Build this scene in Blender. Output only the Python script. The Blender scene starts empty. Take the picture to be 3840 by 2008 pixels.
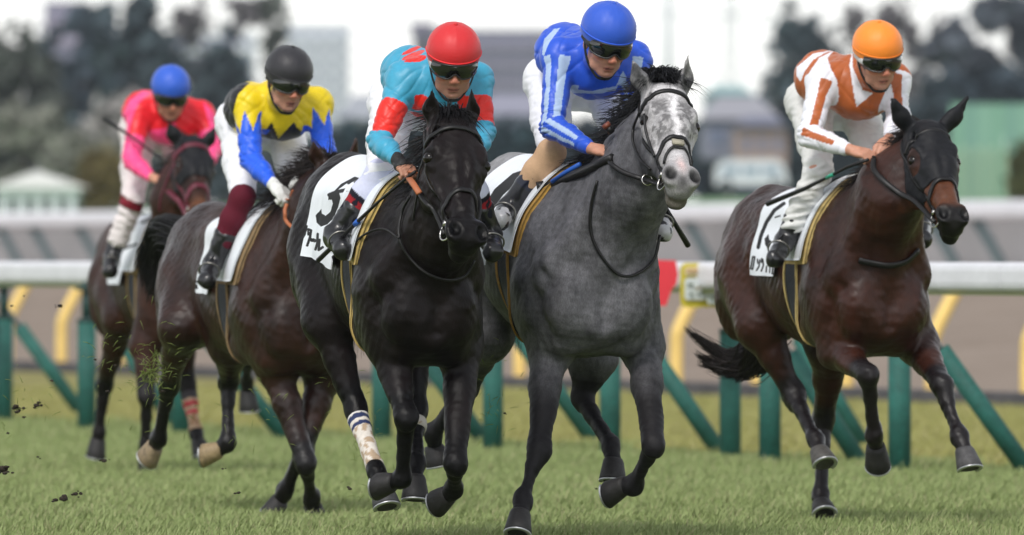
import bpy, bmesh, math, random
import numpy as np
from mathutils import Vector

# ------------------------------------------------------------------ camera, sky, sun, exposure
SC = bpy.context.scene
COL = SC.collection
FPX, HORIZON, CAMZ = 41600.0, 969.0, 1.23        # focal length in px of a 3840 px frame
cam_d = bpy.data.cameras.new('camera')
cam = bpy.data.objects.new('camera', cam_d)
COL.objects.link(cam)
cam.location = (0, 0, CAMZ)
cam.rotation_euler = (math.radians(90), 0, 0)
cam_d.sensor_width = 36.0
cam_d.lens = FPX / 3840 * 36
cam_d.shift_y = -(1004 - HORIZON) / 3840
cam_d.clip_start = 1.0
cam_d.clip_end = 4000
cam_d.dof.use_dof = True
cam_d.dof.focus_distance = 46.3
cam_d.dof.aperture_fstop = 5.0
SC.camera = cam

SUN_EL, SUN_AZ = 48.0, 200.0                      # elevation, compass bearing of the sun (degrees from +Y)
W = bpy.data.worlds.new('World')
SC.world = W
W.use_nodes = True
wn, wl = W.node_tree.nodes, W.node_tree.links
bg = wn['Background']
sky = wn.new('ShaderNodeTexSky')
sky.sky_type = 'NISHITA'
sky.sun_disc = False
sky.sun_elevation = math.radians(SUN_EL)
sky.sun_rotation = math.radians(SUN_AZ)
sky.air_density = 1.0
sky.dust_density = 0.6
sky.ozone_density = 1.0
hs = wn.new('ShaderNodeHueSaturation')
hs.inputs['Saturation'].default_value = 0.18
wl.new(sky.outputs[0], hs.inputs['Color'])
wl.new(hs.outputs[0], bg.inputs['Color'])
bg.inputs['Strength'].default_value = 0.15
sun_d = bpy.data.lights.new('sun', 'SUN')
sun = bpy.data.objects.new('sun', sun_d)
COL.objects.link(sun)
sun_d.energy = 1.5
sun_d.angle = math.radians(14)
sun_d.color = (1.0, 0.96, 0.9)
_az, _el = math.radians(SUN_AZ), math.radians(SUN_EL)
_dir = Vector((math.sin(_az) * math.cos(_el), math.cos(_az) * math.cos(_el), math.sin(_el)))
sun.rotation_euler = _dir.to_track_quat('Z', 'Y').to_euler()
vs = SC.view_settings
vs.view_transform = 'Standard'
vs.look = 'None'
vs.gamma = 1.0
vs.use_curve_mapping = False
vs.exposure = 0.46
SC.cycles.use_denoising = True
SC.cycles.max_bounces = 6

# ------------------------------------------------------------------ small helpers
RNG = np.random.RandomState(7)
random.seed(7)

def V3(*a):
    return np.array(a, dtype=np.float64)

def unit(v):
    v = np.asarray(v, float)
    return v / max(np.linalg.norm(v), 1e-9)

def lin(r, g, b):
    o = []
    for c in (r, g, b):
        c /= 255.0
        o.append(c / 12.92 if c <= 0.04045 else ((c + 0.055) / 1.055) ** 2.4)
    return tuple(o)

def ray(px, py):
    return V3((px - 1920) / FPX, 1.0, (HORIZON - py) / FPX)

def at(px, py, d):
    """point seen at pixel px,py of the 3840 px photo, d metres away"""
    return V3(0, 0, CAMZ) + ray(px, py) * d

def atD(px, py, d):
    return at(px / 0.670833, py / 0.670833, d)

def zoomer(x0, y0, s):
    return lambda x, y: (x0 + x / s, y0 + y / s)

R1 = zoomer(0, 150, 1.4176); R2 = zoomer(0, 1000, 1.3362); R3 = zoomer(1000, 50, 1.2827)
R4 = zoomer(1000, 950, 1.2727); R5 = zoomer(1750, 0, 1.2827); R6 = zoomer(1750, 950, 1.2727)
R7 = zoomer(2550, 50, 1.2829); R8 = zoomer(2450, 1000, 1.3360)
Z6 = zoomer(1060, 600, 2.928); Z7 = zoomer(2720, 700, 3.368); Z8 = zoomer(1800, 600, 3.368)
Z9 = zoomer(650, 750, 2.9936); Z10 = zoomer(340, 750, 3.640)

def tag(o, label=None, cat=None, group=None, kind=None):
    if label: o['label'] = label
    if cat: o['category'] = cat
    if group: o['group'] = group
    if kind: o['kind'] = kind
    return o

def empty(name, loc=(0, 0, 0)):
    o = bpy.data.objects.new(name, None)
    o.location = loc
    o.empty_display_size = 0.1
    COL.objects.link(o)
    return o

def link(name, me, parent=None, m=None, smooth=True):
    o = bpy.data.objects.new(name, me)
    COL.objects.link(o)
    if m is not None:
        me.materials.append(m)
    if smooth and len(me.polygons):
        me.polygons.foreach_set('use_smooth', np.ones(len(me.polygons), dtype=bool))
    if parent is not None:
        o.parent = parent
        p = parent
        off = Vector((0, 0, 0))
        while p is not None:
            off += p.location
            p = p.parent
        o.location = -off
    return o

def mesh_np(name, V, F, col=None):
    """mesh from vertex array and quad/tri face list (array n x 4 / n x 3)"""
    me = bpy.data.meshes.new(name)
    V = np.asarray(V, np.float32)
    F = np.asarray(F, np.int32)
    n, k = F.shape
    me.vertices.add(len(V))
    me.vertices.foreach_set('co', V.ravel())
    me.loops.add(n * k)
    me.loops.foreach_set('vertex_index', F.ravel())
    me.polygons.add(n)
    me.polygons.foreach_set('loop_start', np.arange(0, n * k, k, dtype=np.int32))
    me.polygons.foreach_set('loop_total', np.full(n, k, np.int32))
    me.update(calc_edges=True)
    if col is not None:
        c = np.ones((len(V), 4), np.float32)
        c[:, :3] = col
        a = me.color_attributes.new('Col', 'FLOAT_COLOR', 'POINT')
        a.data.foreach_set('color', c.ravel())
    return me

def obj_np(name, V, F, m, parent=None, col=None, smooth=True):
    return link(name, mesh_np(name, V, F, col), parent, m, smooth)

class MB:
    """collects verts and faces of one mesh"""
    def __init__(self):
        self.v, self.f = [], []
    def box(self, c, size, rot=None):
        c = np.asarray(c, float); s = np.asarray(size, float) / 2
        M = np.eye(3) if rot is None else np.asarray(rot)
        b = len(self.v)
        for x in (-1, 1):
            for y in (-1, 1):
                for z in (-1, 1):
                    self.v.append(c + M @ (V3(x, y, z) * s))
        for q in ((0, 1, 3, 2), (4, 6, 7, 5), (0, 4, 5, 1), (2, 3, 7, 6), (0, 2, 6, 4), (1, 5, 7, 3)):
            self.f.append([b + i for i in q])
        return self
    def tube(self, pts, radii, n=8, caps=True, squash=None):
        pts = [np.asarray(p, float) for p in pts]
        if np.isscalar(radii): radii = [radii] * len(pts)
        b = len(self.v)
        u = None
        for i, p in enumerate(pts):
            a = pts[max(i - 1, 0)]; c = pts[min(i + 1, len(pts) - 1)]
            t = unit(c - a)
            if u is None:
                u = np.cross(t, V3(0, 0, 1) if abs(t[2]) < 0.9 else V3(1, 0, 0))
            u = unit(u - t * np.dot(u, t)); w = np.cross(t, u)
            for k in range(n):
                an = 2 * math.pi * k / n
                self.v.append(p + radii[i] * (math.cos(an) * u + math.sin(an) * w))
        for i in range(len(pts) - 1):
            for k in range(n):
                k2 = (k + 1) % n
                self.f.append([b + i * n + k, b + i * n + k2, b + (i + 1) * n + k2, b + (i + 1) * n + k])
        if caps:
            self.f.append([b + k for k in range(n)][::-1])
            e = b + (len(pts) - 1) * n
            self.f.append([e + k for k in range(n)])
        return self
    def strap(self, pts, normals, width, thick):
        pts = [np.asarray(p, float) for p in pts]
        b = len(self.v); m = len(pts)
        for i, p in enumerate(pts):
            t = unit(pts[min(i + 1, m - 1)] - pts[max(i - 1, 0)])
            nn = np.asarray(normals[i] if isinstance(normals, list) else normals, float)
            nn = unit(nn - t * np.dot(nn, t)); s = np.cross(t, nn)
            w = width[i] if isinstance(width, (list, np.ndarray)) else width
            for a, c in ((-.5, 0), (-.38, 1), (.38, 1), (.5, 0), (.38, -.3), (-.38, -.3)):
                self.v.append(p + s * w * a + nn * thick * c)
        for i in range(m - 1):
            for k in range(6):
                k2 = (k + 1) % 6
                self.f.append([b + i * 6 + k, b + i * 6 + k2, b + (i + 1) * 6 + k2, b + (i + 1) * 6 + k])
        self.f.append([b + k for k in range(6)][::-1])
        self.f.append([b + (m - 1) * 6 + k for k in range(6)])
        return self
    def torus(self, c, axis, R, r, n=20, k=8):
        axis = unit(axis); u = unit(np.cross(axis, V3(0.3, 0.2, 0.9))); w = np.cross(axis, u)
        b = len(self.v)
        for i in range(n):
            a = 2 * math.pi * i / n
            d = math.cos(a) * u + math.sin(a) * w
            for j in range(k):
                e = 2 * math.pi * j / k
                self.v.append(np.asarray(c) + d * (R + r * math.cos(e)) + axis * r * math.sin(e))
        for i in range(n):
            for j in range(k):
                i2, j2 = (i + 1) % n, (j + 1) % k
                self.f.append([b + i * k + j, b + i2 * k + j, b + i2 * k + j2, b + i * k + j2])
        return self
    def build(self, name, m, parent=None, smooth=True):
        me = bpy.data.meshes.new(name)
        me.from_pydata([tuple(p) for p in self.v], [], self.f)
        bm = bmesh.new(); bm.from_mesh(me)
        bmesh.ops.recalc_face_normals(bm, faces=bm.faces)
        bm.to_mesh(me); bm.free()
        me.update()
        return link(name, me, parent, m, smooth)

def spline(pts, n=6):
    """Catmull-Rom through pts"""
    P = [np.asarray(p, float) for p in pts]
    P = [2 * P[0] - P[1]] + P + [2 * P[-1] - P[-2]]
    out = []
    for i in range(1, len(P) - 2):
        p0, p1, p2, p3 = P[i - 1:i + 3]
        for j in range(n):
            t = j / n
            out.append(0.5 * ((2 * p1) + (-p0 + p2) * t + (2 * p0 - 5 * p1 + 4 * p2 - p3) * t * t + (-p0 + 3 * p1 - 3 * p2 + p3) * t ** 3))
    out.append(P[-2])
    return out

_K = {}
def fbm(P, scale, seed=0, n=10):
    """smooth pseudo noise in about -1..1 from random plane waves"""
    key = (seed, n)
    if key not in _K:
        r = np.random.RandomState(seed + 100)
        k = r.normal(size=(n, 3)); k /= np.linalg.norm(k, axis=1)[:, None]
        _K[key] = (k * r.uniform(0.5, 1.8, n)[:, None], r.uniform(0, 6.28, n))
    k, ph = _K[key]
    o = np.zeros(len(P))
    for i in range(n):
        o += np.sin(P @ k[i] * (6.28 / scale) + ph[i])
    return o / math.sqrt(n) * 0.75

def sstep(a, b, x):
    t = np.clip((x - a) / (b - a), 0, 1)
    return t * t * (3 - 2 * t)

# ------------------------------------------------------------------ materials
MATS = {}
def mat(name, color=(0.5, 0.5, 0.5), rough=0.6, spec=0.5, metal=0.0, attr=False, noise=0.0, nscale=20.0,
        bump=0.0, bscale=60.0, bdist=0.01, sheen=0.0, stretch=(1, 1, 1), coat=0.0, sss=0.0, trans=0.0, rvar=0.0, noise2=None,
        wrinkle=0.0, wscale=14.0, color2=None, spots=None, alpha=1.0):
    if name in MATS: return MATS[name]
    m = bpy.data.materials.new(name); m.use_nodes = True
    n, l = m.node_tree.nodes, m.node_tree.links
    b = n['Principled BSDF']
    b.inputs['Roughness'].default_value = rough
    b.inputs['Specular IOR Level'].default_value = spec
    b.inputs['Metallic'].default_value = metal
    b.inputs['Sheen Weight'].default_value = sheen
    b.inputs['Coat Weight'].default_value = coat
    b.inputs['Transmission Weight'].default_value = trans
    b.inputs['Alpha'].default_value = alpha
    if sss:
        b.inputs['Subsurface Weight'].default_value = sss
        b.inputs['Subsurface Radius'].default_value = (0.012, 0.005, 0.003)
        b.inputs['Subsurface Scale'].default_value = 1.0
    tc = n.new('ShaderNodeTexCoord')
    mp = n.new('ShaderNodeMapping'); mp.inputs['Scale'].default_value = stretch
    l.new(tc.outputs['Object'], mp.inputs['Vector'])
    if attr:
        src = n.new('ShaderNodeAttribute'); src.attribute_name = 'Col'; out = src.outputs['Color']
    else:
        src = n.new('ShaderNodeRGB'); src.outputs[0].default_value = (*color, 1); out = src.outputs[0]
    def nz(scale, detail=4, rgh=0.6):
        t = n.new('ShaderNodeTexNoise'); t.inputs['Scale'].default_value = scale
        t.inputs['Detail'].default_value = detail; t.inputs['Roughness'].default_value = rgh
        l.new(mp.outputs[0], t.inputs['Vector']); return t.outputs['Fac']
    if color2 is not None:
        f = nz(nscale * 0.5, 5); rm = n.new('ShaderNodeMapRange')
        rm.inputs['From Min'].default_value = 0.42; rm.inputs['From Max'].default_value = 0.6
        l.new(f, rm.inputs['Value'])
        mx = n.new('ShaderNodeMix'); mx.data_type = 'RGBA'
        l.new(rm.outputs[0], mx.inputs['Factor']); l.new(out, mx.inputs[6]); mx.inputs[7].default_value = (*color2, 1)
        out = mx.outputs[2]
    if noise:
        f = nz(nscale)
        rm = n.new('ShaderNodeMapRange')
        rm.inputs['From Min'].default_value = 0.3; rm.inputs['From Max'].default_value = 0.7
        rm.inputs['To Min'].default_value = 1 - noise; rm.inputs['To Max'].default_value = 1 + noise
        l.new(f, rm.inputs['Value'])
        v = rm.outputs[0]
        if noise2:
            f2 = nz(noise2[1], 3); r2 = n.new('ShaderNodeMapRange')
            r2.inputs['From Min'].default_value = 0.3; r2.inputs['From Max'].default_value = 0.7
            r2.inputs['To Min'].default_value = 1 - noise2[0]; r2.inputs['To Max'].default_value = 1 + noise2[0]
            l.new(f2, r2.inputs['Value'])
            mm = n.new('ShaderNodeMath'); mm.operation = 'MULTIPLY'
            l.new(v, mm.inputs[0]); l.new(r2.outputs[0], mm.inputs[1]); v = mm.outputs[0]
        vm = n.new('ShaderNodeVectorMath'); vm.operation = 'SCALE'
        l.new(out, vm.inputs[0]); l.new(v, vm.inputs['Scale']); out = vm.outputs[0]
    if spots is not None:                       # mud splashes: (scale, threshold, colour)
        vt = n.new('ShaderNodeTexVoronoi'); vt.inputs['Scale'].default_value = spots[0]
        vt.inputs['Randomness'].default_value = 1.0
        l.new(mp.outputs[0], vt.inputs['Vector'])
        f = nz(spots[0] * 0.16, 2)
        ad = n.new('ShaderNodeMath'); ad.operation = 'MULTIPLY'; l.new(f, ad.inputs[0]); ad.inputs[1].default_value = spots[1] * 2
        lt = n.new('ShaderNodeMath'); lt.operation = 'LESS_THAN'; l.new(vt.outputs['Distance'], lt.inputs[0]); l.new(ad.outputs[0], lt.inputs[1])
        ma = n.new('ShaderNodeMath'); ma.operation = 'MULTIPLY'; l.new(lt.outputs[0], ma.inputs[0]); ma.inputs[1].default_value = 0.75
        mx = n.new('ShaderNodeMix'); mx.data_type = 'RGBA'
        l.new(ma.outputs[0], mx.inputs['Factor']); l.new(out, mx.inputs[6]); mx.inputs[7].default_value = (*spots[2], 1)
        out = mx.outputs[2]
    l.new(out, b.inputs['Base Color'])
    if rvar:
        f = nz(nscale * 0.4, 3); rm = n.new('ShaderNodeMapRange')
        rm.inputs['From Min'].default_value = 0.3; rm.inputs['From Max'].default_value = 0.7
        rm.inputs['To Min'].default_value = rough - rvar; rm.inputs['To Max'].default_value = rough + rvar
        l.new(f, rm.inputs['Value']); l.new(rm.outputs[0], b.inputs['Roughness'])
    hgt = None
    if bump:
        f = nz(bscale, 4)
        bp = n.new('ShaderNodeBump'); bp.inputs['Strength'].default_value = bump; bp.inputs['Distance'].default_value = bdist
        l.new(f, bp.inputs['Height']); l.new(bp.outputs[0], b.inputs['Normal']); hgt = bp
    if wrinkle:
        w = n.new('ShaderNodeTexWave'); w.wave_type = 'BANDS'; w.bands_direction = 'DIAGONAL'
        w.inputs['Scale'].default_value = wscale; w.inputs['Distortion'].default_value = 9.0
        w.inputs['Detail'].default_value = 2.0; w.inputs['Detail Scale'].default_value = 0.7
        l.new(tc.outputs['Object'], w.inputs['Vector'])
        bp = n.new('ShaderNodeBump'); bp.inputs['Strength'].default_value = wrinkle; bp.inputs['Distance'].default_value = 0.012
        l.new(w.outputs['Fac'], bp.inputs['Height'])
        if hgt: l.new(hgt.outputs[0], bp.inputs['Normal'])
        l.new(bp.outputs[0], b.inputs['Normal'])
    MATS[name] = m
    return m

# ------------------------------------------------------------------ implicit surfaces
class Field:
    """signed distance grid that bodies are modelled in"""
    def __init__(self, lo, hi, h):
        self.lo = np.asarray(lo, float); self.h = h
        self.n = np.ceil((np.asarray(hi) - self.lo) / h).astype(int) + 1
        self.f = np.full(self.n, 0.5, np.float32)
        self.ax = [(self.lo[i] + h * np.arange(self.n[i])).astype(np.float32) for i in range(3)]
    def _box(self, lo, hi):
        s = []
        for i in range(3):
            a = int(np.clip(math.floor((lo[i] - self.lo[i]) / self.h), 0, self.n[i]))
            b = int(np.clip(math.ceil((hi[i] - self.lo[i]) / self.h) + 1, 0, self.n[i]))
            if b <= a: return None
            s.append(slice(a, b))
        return tuple(s)
    def _mix(self, s, d, k, sub):
        g = self.f[s]
        if sub: g = -g
        if k > 0:
            t = np.maximum(k - np.abs(g - d), 0) / k
            r = np.minimum(g, d) - t * t * (k * 0.25)
        else:
            r = np.minimum(g, d)
        self.f[s] = -r if sub else r
    def cone(self, a, b, ra, rb, k=0.03, squash=None, sub=False):
        """tapered capsule; squash=(axis, factor) flattens or widens it along axis"""
        a = np.asarray(a, float); b = np.asarray(b, float)
        sc = max(1.0, squash[1]) if squash else 1.0
        m = max(ra, rb) * sc + k + 3 * self.h
        s = self._box(np.minimum(a, b) - m, np.maximum(a, b) + m)
        if s is None: return self
        X, Y, Z = self.ax[0][s[0]][:, None, None], self.ax[1][s[1]][None, :, None], self.ax[2][s[2]][None, None, :]
        ba = b - a; L2 = float(ba @ ba) + 1e-12
        t = np.clip(((X - a[0]) * ba[0] + (Y - a[1]) * ba[1] + (Z - a[2]) * ba[2]) / L2, 0, 1)
        dx = X - a[0] - t * ba[0]; dy = Y - a[1] - t * ba[1]; dz = Z - a[2] - t * ba[2]
        if squash:
            x = unit(squash[0]); q = 1 / squash[1] ** 2 - 1
            c = dx * x[0] + dy * x[1] + dz * x[2]
            d = np.sqrt(np.maximum(dx * dx + dy * dy + dz * dz + q * c * c, 0)) - (ra + (rb - ra) * t)
            d = d * min(1.0, squash[1])
        else:
            d = np.sqrt(dx * dx + dy * dy + dz * dz) - (ra + (rb - ra) * t)
        self._mix(s, d.astype(np.float32), k, sub)
        return self
    def ell(self, c, r, ax=None, k=0.03, sub=False):
        """ellipsoid with radii r along the rows of ax"""
        c = np.asarray(c, float); r = np.asarray(r, float)
        A = np.eye(3) if ax is None else np.asarray(ax, float)
        ext = np.sqrt(((A * r[:, None]) ** 2).sum(0)) + k + 3 * self.h
        s = self._box(c - ext, c + ext)
        if s is None: return self
        X, Y, Z = self.ax[0][s[0]][:, None, None] - c[0], self.ax[1][s[1]][None, :, None] - c[1], self.ax[2][s[2]][None, None, :] - c[2]
        k0 = 0; k1 = 0
        for i in range(3):
            p = (X * A[i, 0] + Y * A[i, 1] + Z * A[i, 2]) / r[i]
            k0 = k0 + p * p; k1 = k1 + (p / r[i]) ** 2
        k0 = np.sqrt(k0); k1 = np.sqrt(k1) + 1e-9
        d = k0 * (k0 - 1) / k1
        self._mix(s, d.astype(np.float32), k, sub)
        return self
    def sample(self, P):
        q = (np.asarray(P) - self.lo) / self.h
        i = np.floor(q).astype(int)
        i = np.clip(i, 0, self.n - 2); t = np.clip(q - i, 0, 1)
        f = self.f; x, y, z = i[:, 0], i[:, 1], i[:, 2]; u, v, w = t[:, 0], t[:, 1], t[:, 2]
        c00 = f[x, y, z] * (1 - u) + f[x + 1, y, z] * u
        c10 = f[x, y + 1, z] * (1 - u) + f[x + 1, y + 1, z] * u
        c01 = f[x, y, z + 1] * (1 - u) + f[x + 1, y, z + 1] * u
        c11 = f[x, y + 1, z + 1] * (1 - u) + f[x + 1, y + 1, z + 1] * u
        return (c00 * (1 - v) + c10 * v) * (1 - w) + (c01 * (1 - v) + c11 * v) * w
    def march_out(self, c, d, rmax=0.6, off=0.0):
        """from outside back towards c along d: first point where the distance is below off"""
        ts = np.arange(rmax, 0, -0.004)
        P = np.asarray(c)[None] + ts[:, None] * unit(d)[None]
        s = self.sample(P) < off
        i = int(np.argmax(s)) if s.any() else len(ts) - 1
        return P[i]
    def hit(self, px, py, d0, d1, off=0.012):
        """first body point seen at a pixel of the photo"""
        ts = np.arange(d0, d1, 0.004)
        P = V3(0, 0, CAMZ)[None] + ts[:, None] * ray(px, py)[None]
        s = self.sample(P) < off
        return P[int(np.argmax(s))] if s.any() else P[len(ts) // 2]
    def grad(self, p):
        e = self.h
        g = [self.sample(np.array([np.asarray(p) + e * np.eye(3)[i], np.asarray(p) - e * np.eye(3)[i]])) for i in range(3)]
        return unit([a[0] - a[1] for a in g])
    def mesh(self, smooth=2):
        f, h = self.f, self.h
        s = f < 0
        c = np.zeros(tuple(np.array(f.shape) - 1), np.int8)
        sl = (slice(0, -1), slice(1, None))
        for a in (0, 1):
            for b in (0, 1):
                for d in (0, 1):
                    c += s[sl[a], sl[b], sl[d]]
        act = (c > 0) & (c < 8)
        I, J, K = np.nonzero(act)
        ids = np.full(act.shape, -1, np.int32); ids[I, J, K] = np.arange(len(I))
        off = [(a, b, d) for a in (0, 1) for b in (0, 1) for d in (0, 1)]
        val = [f[I + a, J + b, K + d] for a, b, d in off]
        pos = np.zeros((len(I), 3)); cnt = np.zeros(len(I))
        for p in range(8):
            for q in range(p + 1, 8):
                if sum(abs(off[p][i] - off[q][i]) for i in range(3)) != 1: continue
                va, vb = val[p], val[q]
                m = (va < 0) != (vb < 0)
                t = np.where(m, va / np.where(m, va - vb, 1), 0)
                e = np.array(off[p])[None] + t[:, None] * (np.array(off[q]) - np.array(off[p]))[None]
                pos += e * m[:, None]; cnt += m
        V = self.lo + (np.stack([I, J, K], 1) + pos / cnt[:, None]) * h
        F = []
        for axn in range(3):
            a = [slice(None)] * 3; b = [slice(None)] * 3
            a[axn] = slice(0, -1); b[axn] = slice(1, None)
            ch = s[tuple(a)] != s[tuple(b)]
            i, j, k = np.nonzero(ch)
            idx = [i, j, k]
            o1, o2 = [x for x in range(3) if x != axn]
            ok = (idx[o1] > 0) & (idx[o2] > 0) & (idx[o1] < f.shape[o1] - 1) & (idx[o2] < f.shape[o2] - 1)
            idx = [x[ok] for x in idx]
            inside = s[idx[0], idx[1], idx[2]]
            def cell(d1, d2):
                q = [x.copy() for x in idx]; q[o1] -= d1; q[o2] -= d2
                return ids[q[0], q[1], q[2]]
            q = np.stack([cell(1, 1), cell(0, 1), cell(0, 0), cell(1, 0)], 1)
            flip = inside if axn != 1 else ~inside
            q[~flip] = q[~flip][:, ::-1]
            F.append(q)
        F = np.concatenate(F)
        F = F[(F >= 0).all(1)]
        for _ in range(smooth):
            V = relax(V, F)
        return V, F

def relax(V, F, lam=0.5):
    n = len(V); acc = np.zeros((n, 3)); cnt = np.zeros(n)
    for a, b in ((0, 1), (1, 2), (2, 3), (3, 0)):
        for i in range(3):
            acc[:, i] += np.bincount(F[:, a], V[F[:, b], i], n) + np.bincount(F[:, b], V[F[:, a], i], n)
        cnt += np.bincount(F[:, a], minlength=n) + np.bincount(F[:, b], minlength=n)
    return V + lam * (acc / np.maximum(cnt, 1)[:, None] - V)

def normals(V, F):
    a = V[F[:, 2]] - V[F[:, 0]]; b = V[F[:, 3]] - V[F[:, 1]]
    fn = np.cross(a, b); N = np.zeros_like(V)
    for c in range(4):
        for i in range(3):
            N[:, i] += np.bincount(F[:, c], fn[:, i], len(V))
    return N / np.maximum(np.linalg.norm(N, axis=1), 1e-12)[:, None]

def shell(V, F, N, mask, off):
    """the patch of a surface where mask holds, lifted by off, with a rim folded under"""
    fm = mask[F].all(1)
    F2 = F[fm]
    used = np.unique(F2)
    mp = np.full(len(V), -1, np.int64); mp[used] = np.arange(len(used))
    o = off[used][:, None] if isinstance(off, np.ndarray) else off
    V = V.copy()
    F3_ = mp[F2]
    e = np.concatenate([F3_[:, [0, 1]], F3_[:, [1, 2]], F3_[:, [2, 3]], F3_[:, [3, 0]]])
    key = e[:, 0] * (len(used) + 1) + e[:, 1]; rev = e[:, 1] * (len(used) + 1) + e[:, 0]
    bd = e[~np.isin(key, rev)]
    for _ in range(10):                                        # even out the stepped edge of the patch
        P = V[used]; acc = np.zeros_like(P); cnt = np.zeros(len(P))
        for a, b in ((0, 1), (1, 0)):
            for i in range(3): acc[:, i] += np.bincount(bd[:, a], P[bd[:, b], i], len(P))
            cnt += np.bincount(bd[:, a], minlength=len(P))
        m = cnt > 0
        P[m] = 0.5 * P[m] + 0.5 * (acc[m] / cnt[m][:, None])
        V[used] = P
    Vo = V[used] + N[used] * o
    Vi = V[used] - N[used] * 0.003
    F3 = mp[F2]
    e = np.concatenate([F3[:, [0, 1]], F3[:, [1, 2]], F3[:, [2, 3]], F3[:, [3, 0]]])
    key = e[:, 0] * (len(used) + 1) + e[:, 1]; rev = e[:, 1] * (len(used) + 1) + e[:, 0]
    bd = e[~np.isin(key, rev)]
    n = len(used)
    rim = np.stack([bd[:, 1], bd[:, 0], bd[:, 0] + n, bd[:, 1] + n], 1)
    return np.concatenate([Vo, Vi]), np.concatenate([F3, rim]), used

def seg_dist(P, a, b):
    a = np.asarray(a, float); ba = np.asarray(b, float) - a
    t = np.clip((P - a) @ ba / (ba @ ba + 1e-12), 0, 1)
    return np.linalg.norm(P - a - t[:, None] * ba, axis=1), t

def proj(V):
    """flat print map: where each point shows on the plane facing the camera (3840 px units)"""
    d = V[:, 1]
    return np.stack([1920 + V[:, 0] / d * FPX, HORIZON - (V[:, 2] - CAMZ) / d * FPX], 1)

def inpoly(Q, poly):
    x, y = Q[:, 0], Q[:, 1]; ins = np.zeros(len(Q), bool)
    n = len(poly)
    for i in range(n):
        x1, y1 = poly[i]; x2, y2 = poly[(i + 1) % n]
        if y1 == y2: continue
        c = ((y1 > y) != (y2 > y)) & (x < (x2 - x1) * (y - y1) / (y2 - y1) + x1)
        ins ^= c
    return ins

def near_line(Q, pts, w):
    m = np.zeros(len(Q), bool)
    for a, b in zip(pts[:-1], pts[1:]):
        a = np.array(a, float); ba = np.array(b, float) - a
        t = np.clip((Q - a) @ ba / (ba @ ba + 1e-9), 0, 1)
        m |= np.linalg.norm(Q - a - t[:, None] * ba, axis=1) < w
    return m
# ------------------------------------------------------------------ horses
M_HOOF = lambda: mat('hoof_horn', attr=True, rough=0.6, noise=0.35, nscale=40, bump=0.3, bscale=90)
M_LEATHER = lambda: mat('black_leather', (0.008, 0.0075, 0.008), rough=0.42, spec=0.4, bump=0.2, bscale=300, bdist=0.002)
M_STEEL = lambda: mat('bit_steel', (0.62, 0.6, 0.57), rough=0.25, metal=1.0)
M_EYE = lambda: mat('horse_eye', (0.006, 0.004, 0.003), rough=0.12, spec=0.35)

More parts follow.
